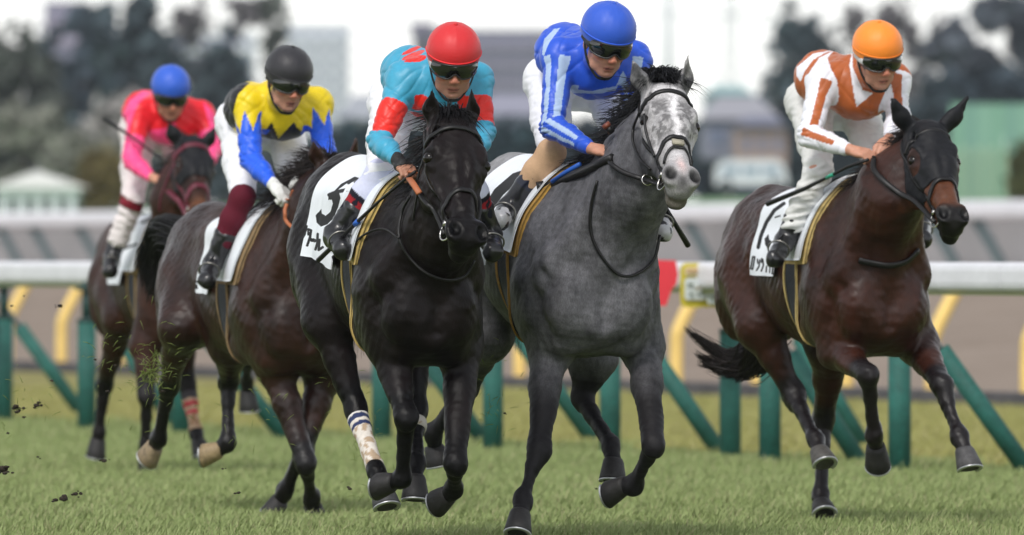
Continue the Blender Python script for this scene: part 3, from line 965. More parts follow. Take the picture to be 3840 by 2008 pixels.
class Rider:
    def __init__(s, horse, sp):
        s.hs_ = horse; s.sp = sp
        pf = horse.pf
        s.J = {k: pf(*v) for k, v in sp['joints'].items()}
        y, n_, r = (math.radians(sp.get(k, d)) for k, d in (('yaw', 0), ('nod', 25), ('roll', 0)))
        h, l, z = horse.h, horse.l, horse.z
        face = math.cos(y) * h + math.sin(y) * l
        a = math.cos(y) * l - math.sin(y) * h
        w = math.cos(n_) * z + math.sin(n_) * face
        n = math.cos(n_) * face - math.sin(n_) * z
        a, w = math.cos(r) * a + math.sin(r) * w, math.cos(r) * w - math.sin(r) * a
        s.a, s.n, s.w = a, n, w
        s.HB = np.stack([a, n, w]); s.k = sp.get('k', 1.10)
        s.hc = pf(*sp['helm'])
        s.C = s.hc - s.k * (0.052 * w - 0.012 * n)
    def P(s, a, n, w):
        return s.C + s.k * (a * s.a + n * s.n + w * s.w)
    def hloc(s, V):
        return (np.asarray(V) - s.C) @ s.HB.T / s.k

    def build(s):
        sp, J, hz = s.sp, s.J, s.hs_
        h, l, z = hz.h, hz.l, hz.z
        base = (J['hipR'] + J['hipL']) / 2
        root = s.root = empty('person', tuple(base))
        tag(root, sp['label'], 'jockey', 'jockeys riding in the race')
        allp = np.array(list(J.values()) + [s.P(x, 0, w) for x in (-.1, .1) for w in (-.15, .2)])
        cc = (J['shR'] + J['shL']) / 2 - 0.03 * z - 0.02 * h
        hipc = (J['hipR'] + J['hipL']) / 2
        # ---------------- body: head, neck, arms with hands, trunk and legs in one surface
        F = Field(allp.min(0) - 0.13, allp.max(0) + 0.13, 0.0058)
        e = lambda c, r, k=0.02, sub=False: F.ell(s.P(*c), np.array(r) * s.k, s.HB, k, sub)
        c_ = lambda a, b, ra, rb, k=0.012, sub=False: F.cone(s.P(*a), s.P(*b), ra * s.k, rb * s.k, k, sub=sub)
        e((0, -0.012, 0.035), (0.074, 0.092, 0.088))
        jw = sp.get('jaw', 1.0)
        e((0, 0.028, -0.045), (0.060 * jw, 0.060, 0.074), 0.03)
        e((0, 0.058, -0.100), (0.030, 0.026, 0.020), 0.025)
        for q in (-1, 1):
            e((q * 0.040, 0.056, -0.028), (0.026, 0.022, 0.020), 0.02)
            e((q * 0.044, 0.015, -0.082), (0.018, 0.036, 0.018), 0.025)
            e((q * 0.030, 0.070, 0.026), (0.024, 0.012, 0.008), 0.012)
            e((q * 0.031, 0.086, 0.008), (0.017, 0.010, 0.010), 0.012, True)
            e((q * 0.077, -0.010, -0.012), (0.010, 0.020, 0.032), 0.008)
            e((q * 0.012, 0.098, -0.037), (0.009, 0.010, 0.008), 0.006)
        c_((0, 0.080, 0.012), (0, 0.104, -0.030), 0.009, 0.013)
        e((0, 0.079, -0.066), (0.025, 0.012, 0.0065), 0.006)
        e((0, 0.076, -0.080), (0.021, 0.012, 0.007), 0.006)
        c_((-0.02, 0.094, -0.0725), (0.02, 0.094, -0.0725), 0.0025, 0.0025, 0.004, True)
        e((0, 0.086, -0.091), (0.018, 0.008, 0.005), 0.008, True)
        F.cone(s.P(0, -0.02, -0.06), cc + 0.05 * z, 0.056, 0.064, 0.03)
        F.cone(cc, J['back'], 0.115, 0.095, 0.05, squash=(l, 1.15))
        F.cone(J['back'], hipc, 0.095, 0.095, 0.05)
        s.hand_seg = {}
        for q, S in ((-1, 'R'), (1, 'L')):
            F.cone(cc, J['sh' + S], 0.06, 0.048, 0.03)
            F.cone(J['sh' + S], J['el' + S], 0.042, 0.034, 0.02)
            F.cone(J['el' + S], J['wr' + S], 0.034, 0.0235, 0.02)
            F.cone(hipc, J['hip' + S], 0.09, 0.09, 0.03)
            F.cone(J['hip' + S], J['kn' + S], 0.08, 0.05, 0.03)
            F.cone(J['kn' + S], J['an' + S], 0.046, 0.03, 0.03)
            F.cone(J['an' + S], J['toe' + S], 0.028, 0.022, 0.02)
            s.hand(F, S, q)
        V, Fc = F.mesh(1)
        L = s.hloc(V)
        col = np.tile(SKIN_C * sp.get('skin', 1.0), (len(V), 1))
        lip = (((L[:, 0] / 0.024) ** 2 + ((L[:, 2] + 0.0735) / 0.011) ** 2) < 1) & (L[:, 1] > 0.07)
        col[lip] = 0.55 * LIP_C + 0.45 * col[lip]
        gap = (((L[:, 0] / 0.021) ** 2 + ((L[:, 2] + 0.0728) / 0.0032) ** 2) < 1) & (L[:, 1] > 0.07)
        col[gap] = LIP_C * 0.3
        nose = (np.linalg.norm((L - V3(0, 0.108, -0.034)) / 0.022, axis=1) < 1) | (np.linalg.norm((np.abs(L) - V3(0.045, 0.07, 0.03)) / V3(0.02, 0.02, 0.015), axis=1) < 1)
        col[nose] = col[nose] * V3(1.02, 0.78, 0.75)
        hair = (L[:, 1] < 0.02) & (L[:, 2] > -0.045) & (np.linalg.norm(L, axis=1) < 0.14) & (np.abs(L[:, 0]) < 0.074)
        hair |= (L[:, 1] < -0.03) & (L[:, 2] > -0.065) & (np.linalg.norm(L, axis=1) < 0.13)
        col[hair] = HAIR_C
        stub = (L[:, 2] < -0.052) & (L[:, 2] > -0.13) & (L[:, 1] > 0.0) & ~lip
        col[stub] = col[stub] * V3(0.86, 0.88, 0.92)
        s.body = obj_np('body', V, Fc, SKIN(), root, col)
        N = normals(V, Fc)
        for q, S in ((-1, 'R'), (1, 'L')):
            g = sp.get('glove')
            if g:
                a, b = s.hand_seg[S]
                d, t = seg_dist(V, J['wr' + S] - 0.03 * unit(b - a), b)
                m = (d < 0.075) & (t > (0.0))
                if g == 'half':
                    m &= (np.linalg.norm(V - a, axis=1) < 0.075)
                m &= (V - J['wr' + S]) @ unit(b - a) > -0.03
                if m.any():
                    Vs, Fs, _ = shell(V, Fc, N, m, 0.0035)
                    gm = mat('white_glove', (0.72, 0.72, 0.7), rough=0.8, bump=0.3, bscale=120, noise=0.1, nscale=60) if g == 'white' else mat('black_glove', (0.012, 0.012, 0.013), rough=0.6)
                    obj_np('glove', Vs, Fs, gm, root)
        # ---------------- silks
        F = Field(allp.min(0) - 0.16, allp.max(0) + 0.14, sp.get('vox', 0.0066))
        F.cone(cc, J['back'], sp.get('chest', 0.140), sp.get('trunk', 0.118), 0.06, squash=(l, 1.12))
        wst = J['back'] + 0.62 * (hipc - J['back'])
        F.cone(J['back'], wst, sp.get('trunk', 0.118), 0.112, 0.06)
        F.ell(cc - 0.055 * z + 0.02 * h, (0.13, 0.10, 0.085), np.stack([l, h, z]), 0.05)
        for S in 'RL':
            sh, el, wr = J['sh' + S], J['el' + S], J['wr' + S]
            F.ell(sh - 0.01 * z, (0.070, 0.072, 0.072), None, 0.06)
            F.cone(cc + 0.02 * z, sh, 0.095, 0.068, 0.06)
            F.cone(sh, el, 0.066, 0.052, 0.03)
            m = el + 0.45 * (wr - el)
            F.cone(el, m, 0.052, 0.047, 0.03)
            F.cone(m, wr - 0.01 * unit(wr - el), 0.047, 0.031, 0.015)
        F.cone(s.P(0, -0.02, -0.075), cc + 0.06 * z, 0.064, 0.085, 0.03)
        F.cone(s.P(0, 0.03, -0.12), s.P(0, 0.02, 0.02), 0.060, 0.085, 0.012, sub=True)
        V, Fc = F.mesh(2)
        N = normals(V, Fc)
        arm = np.full(len(V), 9.0); at_ = np.zeros(len(V))
        for S in 'RL':
            for a, b, o in ((J['sh' + S], J['el' + S], 0), (J['el' + S], J['wr' + S], 1)):
                d, t = seg_dist(V, a, b)
                m = d < arm; arm[m] = d[m]; at_[m] = t[m] + o
        on = sstep(0.10, 0.07, arm)
        elb = np.exp(-((at_ - 0.98) / 0.22) ** 2) * on
        r_ = sp['seed']
        dg = np.array([[.55, .2, .8], [-.8, .3, .5], [0, .9, .1]])
        U = V @ dg.T
        cr1 = (1 - np.minimum(np.abs(fbm(U * V3(2.6, .5, .8), 0.30, r_, 9)), 1)) ** 4
        cr2 = (1 - np.minimum(np.abs(fbm(U * V3(.7, 2.6, .6), 0.24, r_ + 5, 9)), 1)) ** 4
        cr3 = (1 - np.minimum(np.abs(fbm(V * V3(.8, .8, 2.6), 0.13, r_ + 7, 9)), 1)) ** 3
        V = V + N * (-0.0055 * cr1 - 0.0045 * cr2 - 0.010 * elb * cr3 + 0.0012 * fbm(V, 0.09, r_ + 3, 9) + 0.003)[:, None]
        Q = proj(V)
        col = np.tile(V3(*sp['silk_base']), (len(V), 1))
        sp['silk'](s, V, Q, col, arm, at_)
        jm = mat('silk', attr=True, rough=0.42, spec=0.4, sheen=0.1, bump=0.15, bscale=70, bdist=0.004, noise=0.08, nscale=30, spots=(95, 0.04, (0.05, 0.04, 0.03)))
        s.jersey = obj_np('jersey', V, Fc, jm, root, col)
        # ---------------- breeches
        F = Field(allp.min(0) - 0.16, allp.max(0) + 0.14, 0.0075)
        wst = J['back'] + 0.50 * (hipc - J['back'])
        F.cone(wst, hipc, 0.106, 0.122, 0.05, squash=(l, 1.1))
        for q, S in ((-1, 'R'), (1, 'L')):
            F.ell(J['hip' + S] - 0.03 * h, (0.105, 0.12, 0.115), np.stack([l, h, z]), 0.05)
            m = J['hip' + S] + 0.55 * (J['kn' + S] - J['hip' + S])
            F.cone(J['hip' + S], m, 0.102, 0.085, 0.05)
            F.cone(m, J['kn' + S] + (min(sp.get('b_end', 0.03), 0) * unit(J['kn' + S] - m)), 0.085, 0.062, 0.03)
            if sp.get('long'):
                e_ = J['kn' + S] + (sp['boot_top'] + 0.04) * (J['an' + S] - J['kn' + S])
                F.cone(J['kn' + S], e_, 0.064, 0.058, 0.02)
            else:
                be = sp.get('b_end', 0.03)
                if be > 0: F.cone(J['kn' + S], J['kn' + S] + be * unit(J['an' + S] - J['kn' + S]), 0.064, 0.060, 0.02)
        V, Fc = F.mesh(2)
        N = normals(V, Fc)
        kd = np.minimum(*[seg_dist(V, J['kn' + S], J['an' + S])[0] for S in 'RL'])
        amp = 0.0025 + (0.006 if sp.get('long') else 0.0) * sstep(0.12, 0.06, kd)
        cr = (1 - np.minimum(np.abs(fbm(V * V3(.8, .8, 2.2) + V[:, [2, 0, 1]] * .5, 0.20, sp['seed'] + 2, 9)), 1)) ** 4
        V = V + N * (amp * (1 - 1.6 * np.abs(fbm(V * V3(0.7, 0.7, 2.2), 0.16, sp['seed'] + 2, 8))) - 0.005 * cr)[:, None]
        bc = V3(*sp.get('breech', lin(232, 232, 238)))
        col = np.tile(bc, (len(V), 1))
        if 'breech_fn' in sp: sp['breech_fn'](s, V, proj(V), col)
        bm_ = mat('breeches_cloth', attr=True, rough=0.75, spec=0.3, bump=0.2, bscale=90, bdist=0.004, noise=0.05, nscale=30, spots=(110, 0.045, lin(150, 140, 125)))
        s.breeches = obj_np('breeches', V, Fc, bm_, root, col)
        # ---------------- lower legs: stocking and boot
        for q, S in ((-1, 'R'), (1, 'L')):
            kn, an, toe = J['kn' + S], J['an' + S], J['toe' + S]
            ax = unit(an - kn); bt = kn + sp['boot_top'] * (an - kn)
            P = np.array([kn, an, toe])
            if not sp.get('long'):
                F = Field(P.min(0) - 0.12, P.max(0) + 0.12, 0.006)
                F.ell(kn, (0.060, 0.060, 0.060), None, 0.02)
                cm = kn + 0.35 * (an - kn)
                F.cone(kn, cm, 0.056, 0.056, 0.03)
                F.cone(cm, bt + 0.03 * ax, 0.056, 0.048, 0.03)
                F.cone(bt, bt + 0.04 * ax, 0.046, 0.043, 0.02)
                V, Fc = F.mesh(2)
                d, t = seg_dist(V, kn, an)
                col = np.tile(V3(*sp['stock']), (len(V), 1))
                if 'stock_fn' in sp: sp['stock_fn'](s, V, proj(V), col, t)
                obj_np('stocking', V, Fc, mat('stocking_knit', attr=True, rough=0.8, spec=0.25, bump=0.15, bscale=200, noise=0.06, nscale=60), root, col)
            F = Field(P.min(0) - 0.12, P.max(0) + 0.12, 0.006)
            F.cone(bt, an, 0.054, 0.043, 0.02)
            F.ell(bt, (0.057, 0.057, 0.012), frame(ax), 0.01)
            F.cone(an + 0.01 * ax, toe, 0.046, 0.034, 0.03)
            tt = unit(toe - an)
            F.cone(an + 0.035 * ax - 0.03 * h, toe - 0.0 * z, 0.032, 0.03, 0.02)
            F.ell(toe, (0.042, 0.040, 0.030), frame(tt), 0.02)
            V, Fc = F.mesh(2)
            N = normals(V, Fc)
            V = V + N * (0.003 * (1 - 2 * np.abs(fbm(V, 0.11, sp['seed'] + 9, 8))))[:, None]
            d, t = seg_dist(V, kn, an)
            col = np.tile(V3(*sp.get('boot', (0.010, 0.010, 0.012))), (len(V), 1))
            if 'boot_fn' in sp: sp['boot_fn'](s, V, proj(V), col, t, np.linalg.norm(V - toe, axis=1))
            b = obj_np('boot', V, Fc, mat('boot_leather', attr=True, rough=0.28, spec=0.6, bump=0.3, bscale=26, bdist=0.01), root, col)
            # stirrup iron and leather (they belong to the saddle, so to the horse)
            mb = MB(); cst = toe * 0.62 + an * 0.38 + 0.035 * unit(np.cross(tt, l)) * 0 
            fx = unit(z - tt * (tt @ z)); sx = np.cross(fx, tt)
            ring = []
            for i in range(17):
                a2 = math.radians(-130 + 260 * i / 16)
                ring.append(cst + fx * (0.046 * math.cos(a2) + 0.012) + sx * 0.050 * math.sin(a2))
            mb.tube(ring, 0.004, 6)
            mb.strap([ring[0], ring[-1]], -fx, 0.034, 0.008)
            st = mb.build('stirrup', mat('stirrup_iron', (0.28, 0.27, 0.25), rough=0.35, metal=1.0), hz.root)
            lt = MB(); top = hz.L(0.18, q * 0.16, 1.42)
            mid = (ring[8] + top) / 2 + q * l * 0.02
            lt.strap(spline([ring[8], mid, top], 5), q * l, 0.016, 0.004).build('stirrup_leather', mat('stirrup_webbing', (0.03, 0.03, 0.034), rough=0.6), st)
        s.helmet(); s.goggles()
        return s

    def hand(s, F, S, q):
        J, hz = s.J, s.hs_
        wr, hd = J['wr' + S], J['hand' + S]
        d = unit(hd - wr); ln = np.linalg.norm(hd - wr)
        up = unit(hz.z * 0.9 + hz.h * 0.6 - d * ((hz.z * 0.9 + hz.h * 0.6) @ d))     # back of the hand
        sd = np.cross(d, up)                                                            # across the knuckles
        if sd @ hz.l * q > 0: sd = -sd                                                  # little finger outwards, thumb inwards
        pc = wr + 0.048 * d
        F.cone(wr, pc, 0.024, 0.026, 0.015)
        F.ell(pc + 0.01 * d, (0.045, 0.040, 0.017), np.stack([d, sd, up]), 0.015)
        for i, (off, l1, r) in enumerate(((0.030, 0.036, 0.0092), (0.010, 0.041, 0.0096), (-0.010, 0.038, 0.0092), (-0.029, 0.030, 0.0082))):
            k = wr + d * (0.088 - 0.003 * i) + sd * off + up * 0.006
            p1 = k + d * l1 * 0.80 - up * l1 * 0.45
            p2 = p1 - up * l1 * 0.72 - d * l1 * 0.10
            p3 = p2 - d * l1 * 0.62 + up * l1 * 0.05
            F.cone(k - d * 0.03, k, r * 1.05, r * 1.1, 0.006)
            F.cone(k, p1, r * 1.1, r, 0.004); F.cone(p1, p2, r, r * 0.92, 0.003); F.cone(p2, p3, r * 0.92, r * 0.8, 0.002)
        t0 = wr + d * 0.035 + sd * 0.030 - up * 0.008
        t1 = t0 + d * 0.035 + sd * 0.014 - up * 0.018
        t2 = t1 + d * 0.030 - sd * 0.006 - up * 0.014
        F.cone(t0, t1, 0.0125, 0.0105, 0.008); F.cone(t1, t2, 0.0105, 0.0085, 0.003)
        s.hand_seg[S] = (wr, wr + d * 0.125)

    def helmet(s):
        sp = s.sp
        rx, rn, rw = sp.get('hr', (0.120, 0.132, 0.122))
        n, m = 80, 36
        V, Fc = [], []
        c = s.hc
        thm = math.radians(112)
        for i in range(m + 1):
            th = thm * i / m
            for j in range(n):
                a = 2 * math.pi * j / n
                # front brim dips over the goggles, sides stay higher
                ext = th + (0.03 * (1 + math.cos(a - math.pi / 2)) * max(0, (i - m + 6) / 6)) - (0.0 if i < m - 10 else 0.10 * (1 - math.sin(a)) * (i - m + 10) / 10)
                r = 1.0
                ct = math.cos(ext)
                pl = (0.0010 + 0.0012 * math.sin(46 * ext)) * math.exp(-(math.sin((a - math.pi / 2) * 2.5) / 0.16) ** 2) * (0.12 < ext < 1.75)      # gathered seams
                r += pl / 0.12
                q = s.a * rx * math.sin(ext) * math.cos(a) * r + s.n * rn * math.sin(ext) * math.sin(a) * r + s.w * rw * ct * r
                if i >= m - 1:
                    q = q * 1.012
                V.append(c + q)
        for i in range(m):
            for j in range(n):
                j2 = (j + 1) % n
                Fc.append([i * n + j, i * n + j2, (i + 1) * n + j2, (i + 1) * n + j])
        b = len(V)
        for j in range(n):                                    # turned-in edge
            V.append(c + (V[m * n + j] - c) * 0.90 + 0.004 * s.w)
        for j in range(n):
            j2 = (j + 1) % n
            Fc.append([m * n + j, m * n + j2, b + j2, b + j])
        V = np.array(V)
        V = V + (fbm(V, 0.09, sp['seed'] + 20, 8) * 0.0012 - 0.0016 * (1 - np.minimum(np.abs(fbm(V * V3(2, 1, .6), 0.12, sp['seed'] + 21, 8)), 1)) ** 5)[:, None] * unit(s.w)
        hm = mat('helmet_cover_' + sp['cname'], sp['helmet_col'], rough=0.5, spec=0.45, sheen=0.15, bump=0.12, bscale=50, bdist=0.004, spots=(45, 0.05, (0.03, 0.025, 0.02)) if sp.get('mud') else None)
        s.helm = obj_np('helmet', V, np.array(Fc), hm, s.root)
        mb = MB(); uvsphere(mb, c + s.w * (rw + 0.001), 0.010, 12, 8, (1, 1, 0.6), s.HB); mb.build('helmet_button', hm, s.helm)
        P = []
        for a in np.linspace(math.radians(-12), math.radians(192), 30):        # elastic band above the brim
            th = math.radians(98) - 0.085 * (1 - math.sin(a))
            P.append(c + 1.010 * (s.a * rx * math.sin(th) * math.cos(a) + s.n * rn * math.sin(th) * math.sin(a) + s.w * rw * math.cos(th)))
        MB().tube(P, 0.0032, 6).build('helmet_band', mat('band_' + sp['cname'], tuple(np.array(sp['helmet_col']) * sp.get('band', 0.8)), rough=0.6), s.helm)
        # chin strap
        for q in (-1, 1):
            st = [s.P(q * 0.085, -0.005, 0.03), s.P(q * 0.083, 0.0, -0.02), s.P(q * 0.066, 0.022, -0.075), s.P(q * 0.03, 0.050, -0.122), s.P(0, 0.06, -0.128)]
            MB().strap(spline(st, 5), q * s.a + 0.3 * s.n, 0.014, 0.004).build('chin_strap', mat('strap_black', (0.012, 0.012, 0.012), rough=0.6), s.root)

    def goggles(s):
        sp = s.sp
        g = empty('goggles', (0, 0, 0)); g.parent = s.root; g.location = -s.root.location
        def pt(a, w, e):
            an = math.radians(a)
            return s.P((0.076 + e) * math.sin(an), 0.012 + (0.086 + e) * math.cos(an), w)
        na, nw = 29, 7
        V, F = [], []
        for i in range(na):
            a = -68 + 136 * i / (na - 1)
            nb = math.exp(-(a / 11.0) ** 2)
            top, bot = 0.034 - 0.006 * (abs(a) / 68) ** 3, -0.022 + 0.022 * nb + 0.010 * (abs(a) / 68) ** 4
            for j in range(nw):
                t = j / (nw - 1)
                V.append(pt(a, bot + (top - bot) * t, 0.013 + 0.006 * math.sin(math.pi * t)))
        for i in range(na - 1):
            for j in range(nw - 1):
                F.append([i * nw + j, (i + 1) * nw + j, (i + 1) * nw + j + 1, i * nw + j + 1])
        n0 = len(V)
        V2 = [v - s.n * 0.004 for v in V]
        F += [[a + n0 for a in f[::-1]] for f in F]
        lens = mat('goggle_lens', (0.006, 0.007, 0.007), rough=0.06, spec=0.7, coat=0.4)
        obj_np('lens', np.array(V + V2), np.array(F), lens, g)
        fm = mat('goggle_frame_' + sp.get('gname', 'dark'), sp.get('gframe', (0.02, 0.02, 0.02)), rough=0.35)
        mb = MB()
        up = [V[i * nw + nw - 1] for i in range(na)]; lo = [V[i * nw] for i in range(na)]
        mb.tube(up + lo[::-1] + [up[0]], 0.0038, 6)
        mb.build('frame', fm, g)
        for q in (-1, 1):
            P = [pt(q * a, 0.006, 0.014) for a in (66, 78, 95)] + [s.P(q * 0.092, -0.03, 0.010)]
            MB().strap(spline(P, 4), q * s.a, 0.030, 0.003).build('strap', mat('goggle_strap_' + sp.get('sname', 'dark'), sp.get('gstrap', (0.02, 0.02, 0.02)), rough=0.6), g)

def frame(ax):
    ax = unit(ax); u = unit(np.cross(ax, V3(0.2, 1, 0.3))); return np.stack([u, np.cross(ax, u), ax])

def whip(pts, radii, label, cols=None, group='whips carried by the jockeys'):
    root = empty('whip', tuple(pts[len(pts) // 2]))
    tag(root, label, 'whip', group)
    MB().tube(pts, radii, 8).build('shaft', M_LEATHER(), root)
    return root
# ------------------------------------------------------------------ the five runners
GROUP_H = 'horses galloping in the race'

def coat(body, points, muzzle=None, belly=None, start=0.55, face=None):
    body, points = V3(*body), V3(*points)
    def fn(s, V):
        n = fbm(V, 0.35, 3)[:, None]
        c = body[None] * (1 + 0.30 * n + 0.16 * fbm(V, 0.10, 9, 12)[:, None])
        if belly is not None:
            u = (V[:, 2] - s.O[2])
            w = sstep(1.12, 0.92, u) * (s.lower_leg_weight(V, start=0.0) < 0.2)
            c = c + (V3(*belly) - c) * (0.6 * w)[:, None]
        w = s.lower_leg_weight(V, start=start)[:, None]
        c = c * (1 - w) + points * w
        L = s.loc
        onhead = (np.abs(L[:, 1]) < 0.13) & (L[:, 2] > -0.26) & (L[:, 0] > -0.05)
        if face is not None:
            fw = (sstep(0.22, 0.36, L[:, 0]) * onhead)[:, None]
            c = c * (1 - fw) + V3(*face) * fw * (1 + .25 * n)
        mz = sstep(0.46 if face is not None else 0.40, 0.54, L[:, 0]) * onhead
        m = V3(*(muzzle if muzzle is not None else points))
        c = c * (1 - mz[:, None]) + m * mz[:, None]
        ey = np.exp(-(np.linalg.norm(L - V3(0.19, 0, -0.05) - np.sign(L[:, 1:2]) * V3(0, 0.095, 0), axis=1) / 0.032) ** 2)
        c = c * (1 - 0.75 * ey[:, None])
        nost = np.exp(-(np.linalg.norm((L - V3(0.556, 0, -0.012) - np.sign(L[:, 1:2]) * V3(0, 0.046, 0)) / V3(0.040, 0.026, 0.042), axis=1)) ** 6)
        c = c * (1 - 0.93 * nost[:, None])
        return c
    return fn

def coat_mat(name, rough=0.42, spec=0.3):
    return mat(name, attr=True, rough=rough, spec=spec, sheen=0.0, noise=0.22, nscale=14, noise2=(0.28, 210), bump=0.45, bscale=130, bdist=0.004, rvar=0.12, stretch=(1, 1, 0.45))

M_CLOTH = lambda: mat('saddlecloth', attr=True, rough=0.75, spec=0.3, bump=0.12, bscale=40, bdist=0.006, noise=0.04, nscale=12)
M_FELT = lambda: mat('yellow_felt', (0.52, 0.36, 0.10), rough=0.9, noise=0.15, nscale=40, bump=0.3, bscale=150)
M_TAN = lambda: mat('tan_rubber', (0.42, 0.13, 0.05), rough=0.6)
def M_HAIR(name, c):
    return mat(name, c, rough=0.45, spec=0.4, noise=0.2, nscale=60)

def saddlery(s, rear=-0.45, front=0.10, bottom=95, ink=None, felt=(0.56, 0.40, 0.13), blue=False, flap=0.385, flapbot=80):
    """number cloth, pad with felt edge, saddle and girth"""
    white = V3(*lin(226, 230, 236))
    fm = mat('felt_%.2f' % felt[0], felt, rough=0.9, noise=0.18, nscale=35, bump=0.3, bscale=150)
    s.drape('saddle_pad', 0.02, lambda p: flap + 0.026 - 0.05 * (abs(p) / 90) ** 2, -flapbot - 3, flapbot + 3, 0.010, fm, nu=24, nv=60, thick=0.016)
    s.drape('pad_flap', 0.0, lambda p: flap - 0.05 * (abs(p) / 90) ** 2, -flapbot, flapbot, 0.020, M_CLOTH(), nu=24, nv=60, col=lambda V, U, p: np.tile(white, (len(V), 1)),
            flare=lambda U, p: 0.012 * np.clip((np.abs(p) - 40) / 40, 0, 1))
    def col(V, U, p):
        c = np.tile(white, (len(V), 1))
        if ink:
            Q = proj(V); m = np.zeros(len(V), bool)
            for kind, *a in ink:
                m |= near_line(Q, a[0], a[1]) if kind == 'line' else inpoly(Q, a[0])
            m &= np.concatenate([p.ravel(), p.ravel()]) > 15
            c[m] = V3(0.018, 0.018, 0.02)
        return c
    s.drape('number_cloth', lambda p: rear + 0.05 * (abs(p) / 90), front, -bottom, bottom, 0.018, M_CLOTH(), nu=190, nv=420, col=col, blur=3,
            flare=lambda U, p: 0.018 * np.clip((np.abs(p) - 60) / 35, 0, 1) * (0.4 + 0.6 * np.sin(U * 5) ** 2))
    s.drape('girth', 0.175, 0.275, -179, 179, 0.009, mat('girth_navy', (0.010, 0.011, 0.018), rough=0.6, bump=0.3, bscale=80), nu=8, nv=120, thick=0.006)
    for a in (0.158, 0.268):
        s.drape('girth_edge', a, a + 0.015, -179, 179, 0.012, fm, nu=4, nv=120, thick=0.010)
    s.drape('saddle', 0.06, lambda p: 0.24 - 0.03 * abs(p) / 60, -26, 26, 0.030, mat('saddle_black', (0.013, 0.013, 0.015), rough=0.4), nu=20, nv=36, thick=0.014)

def bandage(s, leg, c0, stripes, t0=0.12, t1=0.97):
    a = s.legs[leg]['hock' if leg[1] == 'H' else 'knee']; b = s.legs[leg]['fetlock']
    d, t = seg_dist(s.V, a, b)
    tt = (s.V - a) @ (b - a) / ((b - a) @ (b - a))
    m = (d < 0.075) & (tt > t0) & (tt < t1)
    Vs, Fs, used = shell(s.V, s.Fc, s.N, m, 0.006)
    tv = tt[used]; tv = np.concatenate([tv, tv])
    col = np.tile(V3(*c0), (len(Vs), 1))
    for x0, x1, cc in stripes: col[(tv > x0) & (tv < x1)] = V3(*cc)
    dirt = fbm(Vs, 0.05, 31) > 0.55 - 0.5 * tv
    col[dirt & (tv > 0.35)] *= V3(0.62, 0.5, 0.38)
    obj_np('leg_bandage', Vs, Fs, mat('bandage', attr=True, rough=0.85, noise=0.1, nscale=60, bump=0.25, bscale=200), s.root, col)

def S(z, *pts): return [z(x, y) for x, y in pts]

def rein_on(h, px, hand, m, width=0.02, name='rein', off=0.02):
    """right rein: bit ring, then along the neck through points of the photo, then the hand"""
    P = [h.bit[-1]] + [h.F.hit(x, y, h.mid_d - 2.0, h.mid_d + 2.5, off) for x, y in px] + [np.asarray(hand)]
    return MB().strap(spline(P, 6), V3(0, -1, 0.25), width, 0.006).build(name, m, h.root)
def rein(h, hand_pts, bitq, m, name='rein', width=0.018, extra=()):
    P = [h.bit[bitq]] + [h.pf(*e) for e in extra] + [np.asarray(p) for p in hand_pts]
    return MB().strap(spline(P, 6), V3(0, -1, 0.2), width, 0.005).build(name, m, h.root)

# ---- black horse, red cap -------------------------------------------------------------
h3 = Horse(15, 1600, 46.4, ws=0.91, hs=1.12, hw=1.16, dzc=0.09, dzw=-0.03)
h3.head_frame(R3(915, 492), R3(980, 1072), 1.0, yaw=-12, roll=3, length=0.585,
              ears=((R3(797, 366), 1.0), (R3(985, 366), 1.0)))
h3.model(R3(845, 1010), 0.82, 0.19, {
    'RF': dict(elbow=(R4(575, 430), .50), knee=(R4(665, 780), .74), fetlock=(R4(650, 1075), .60), coronet=(R4(600, 1092), .56), sole=(R4(530, 1085), .50)),
    'LF': dict(elbow=(R4(930, 450), .50), knee=(R4(902, 1000), .80), fetlock=(R4(893, 1135), .56), coronet=(R4(868, 1150), .52), sole=(R4(815, 1165), .46)),
    'RH': dict(stifle=(R4(290, 320), -.32), hock=(R4(425, 745), -.20), fetlock=(R4(525, 1040), .10), coronet=(R4(548, 1115), .17), sole=(R4(571, 1235), .22)),
    'LH': dict(stifle=((-0.26, .17, .96), 0), hock=(R4(715, 740), -.15), fetlock=(R4(715, 1000), .10), coronet=(R4(708, 1075), .16), sole=(R4(703, 1180), .18))})
h3.build('black racehorse with the number five cloth, mount of the red capped jockey', GROUP_H,
         coat((0.0075, 0.0050, 0.0052), (0.004, 0.0036, 0.004), (0.006, 0.005, 0.0054)), coat_mat('coat_black', 0.42, 0.16))
h3.hooves({'RH': (0.05, 0.05, 0.055)})
INK5 = [('poly', S(Z6, (790, 185), (835, 195), (790, 290), (700, 262), (600, 335), (565, 345), (640, 265))),
        ('line', S(Z6, (510, 385), (600, 350), (760, 320)), 7),
        ('poly', S(Z6, (500, 392), (620, 352), (635, 420), (610, 520), (560, 640), (490, 710), (420, 735), (372, 690), (362, 610), (425, 540), (430, 590), (470, 615), (525, 570), (550, 480), (540, 440), (500, 440))),
        ('line', S(Z6, (262, 730), (240, 820), (200, 888)), 5), ('line', S(Z6, (285, 765), (310, 775), (300, 850), (270, 940)), 5),
        ('line', S(Z6, (280, 762), (280, 820)), 4), ('line', S(Z6, (315, 878), (350, 888)), 7), ('line', S(Z6, (385, 815), (380, 920), (360, 985)), 5),
        ('line', S(Z6, (405, 880), (395, 990), (440, 960)), 5), ('line', S(Z6, (560, 1070), (580, 1120)), 8)]
saddlery(h3, ink=INK5, flap=0.50)
bl = M_LEATHER()
h3.bridle(bl, nose=0.36)
bandage(h3, 'RH', lin(222, 214, 205), ((.10, .22, lin(222, 218, 214)), (.17, .235, lin(40, 52, 92)), (.29, .345, lin(40, 52, 92))), 0.13, 0.92)
bandage(h3, 'LH', lin(200, 194, 186), (), 0.22, 0.40)
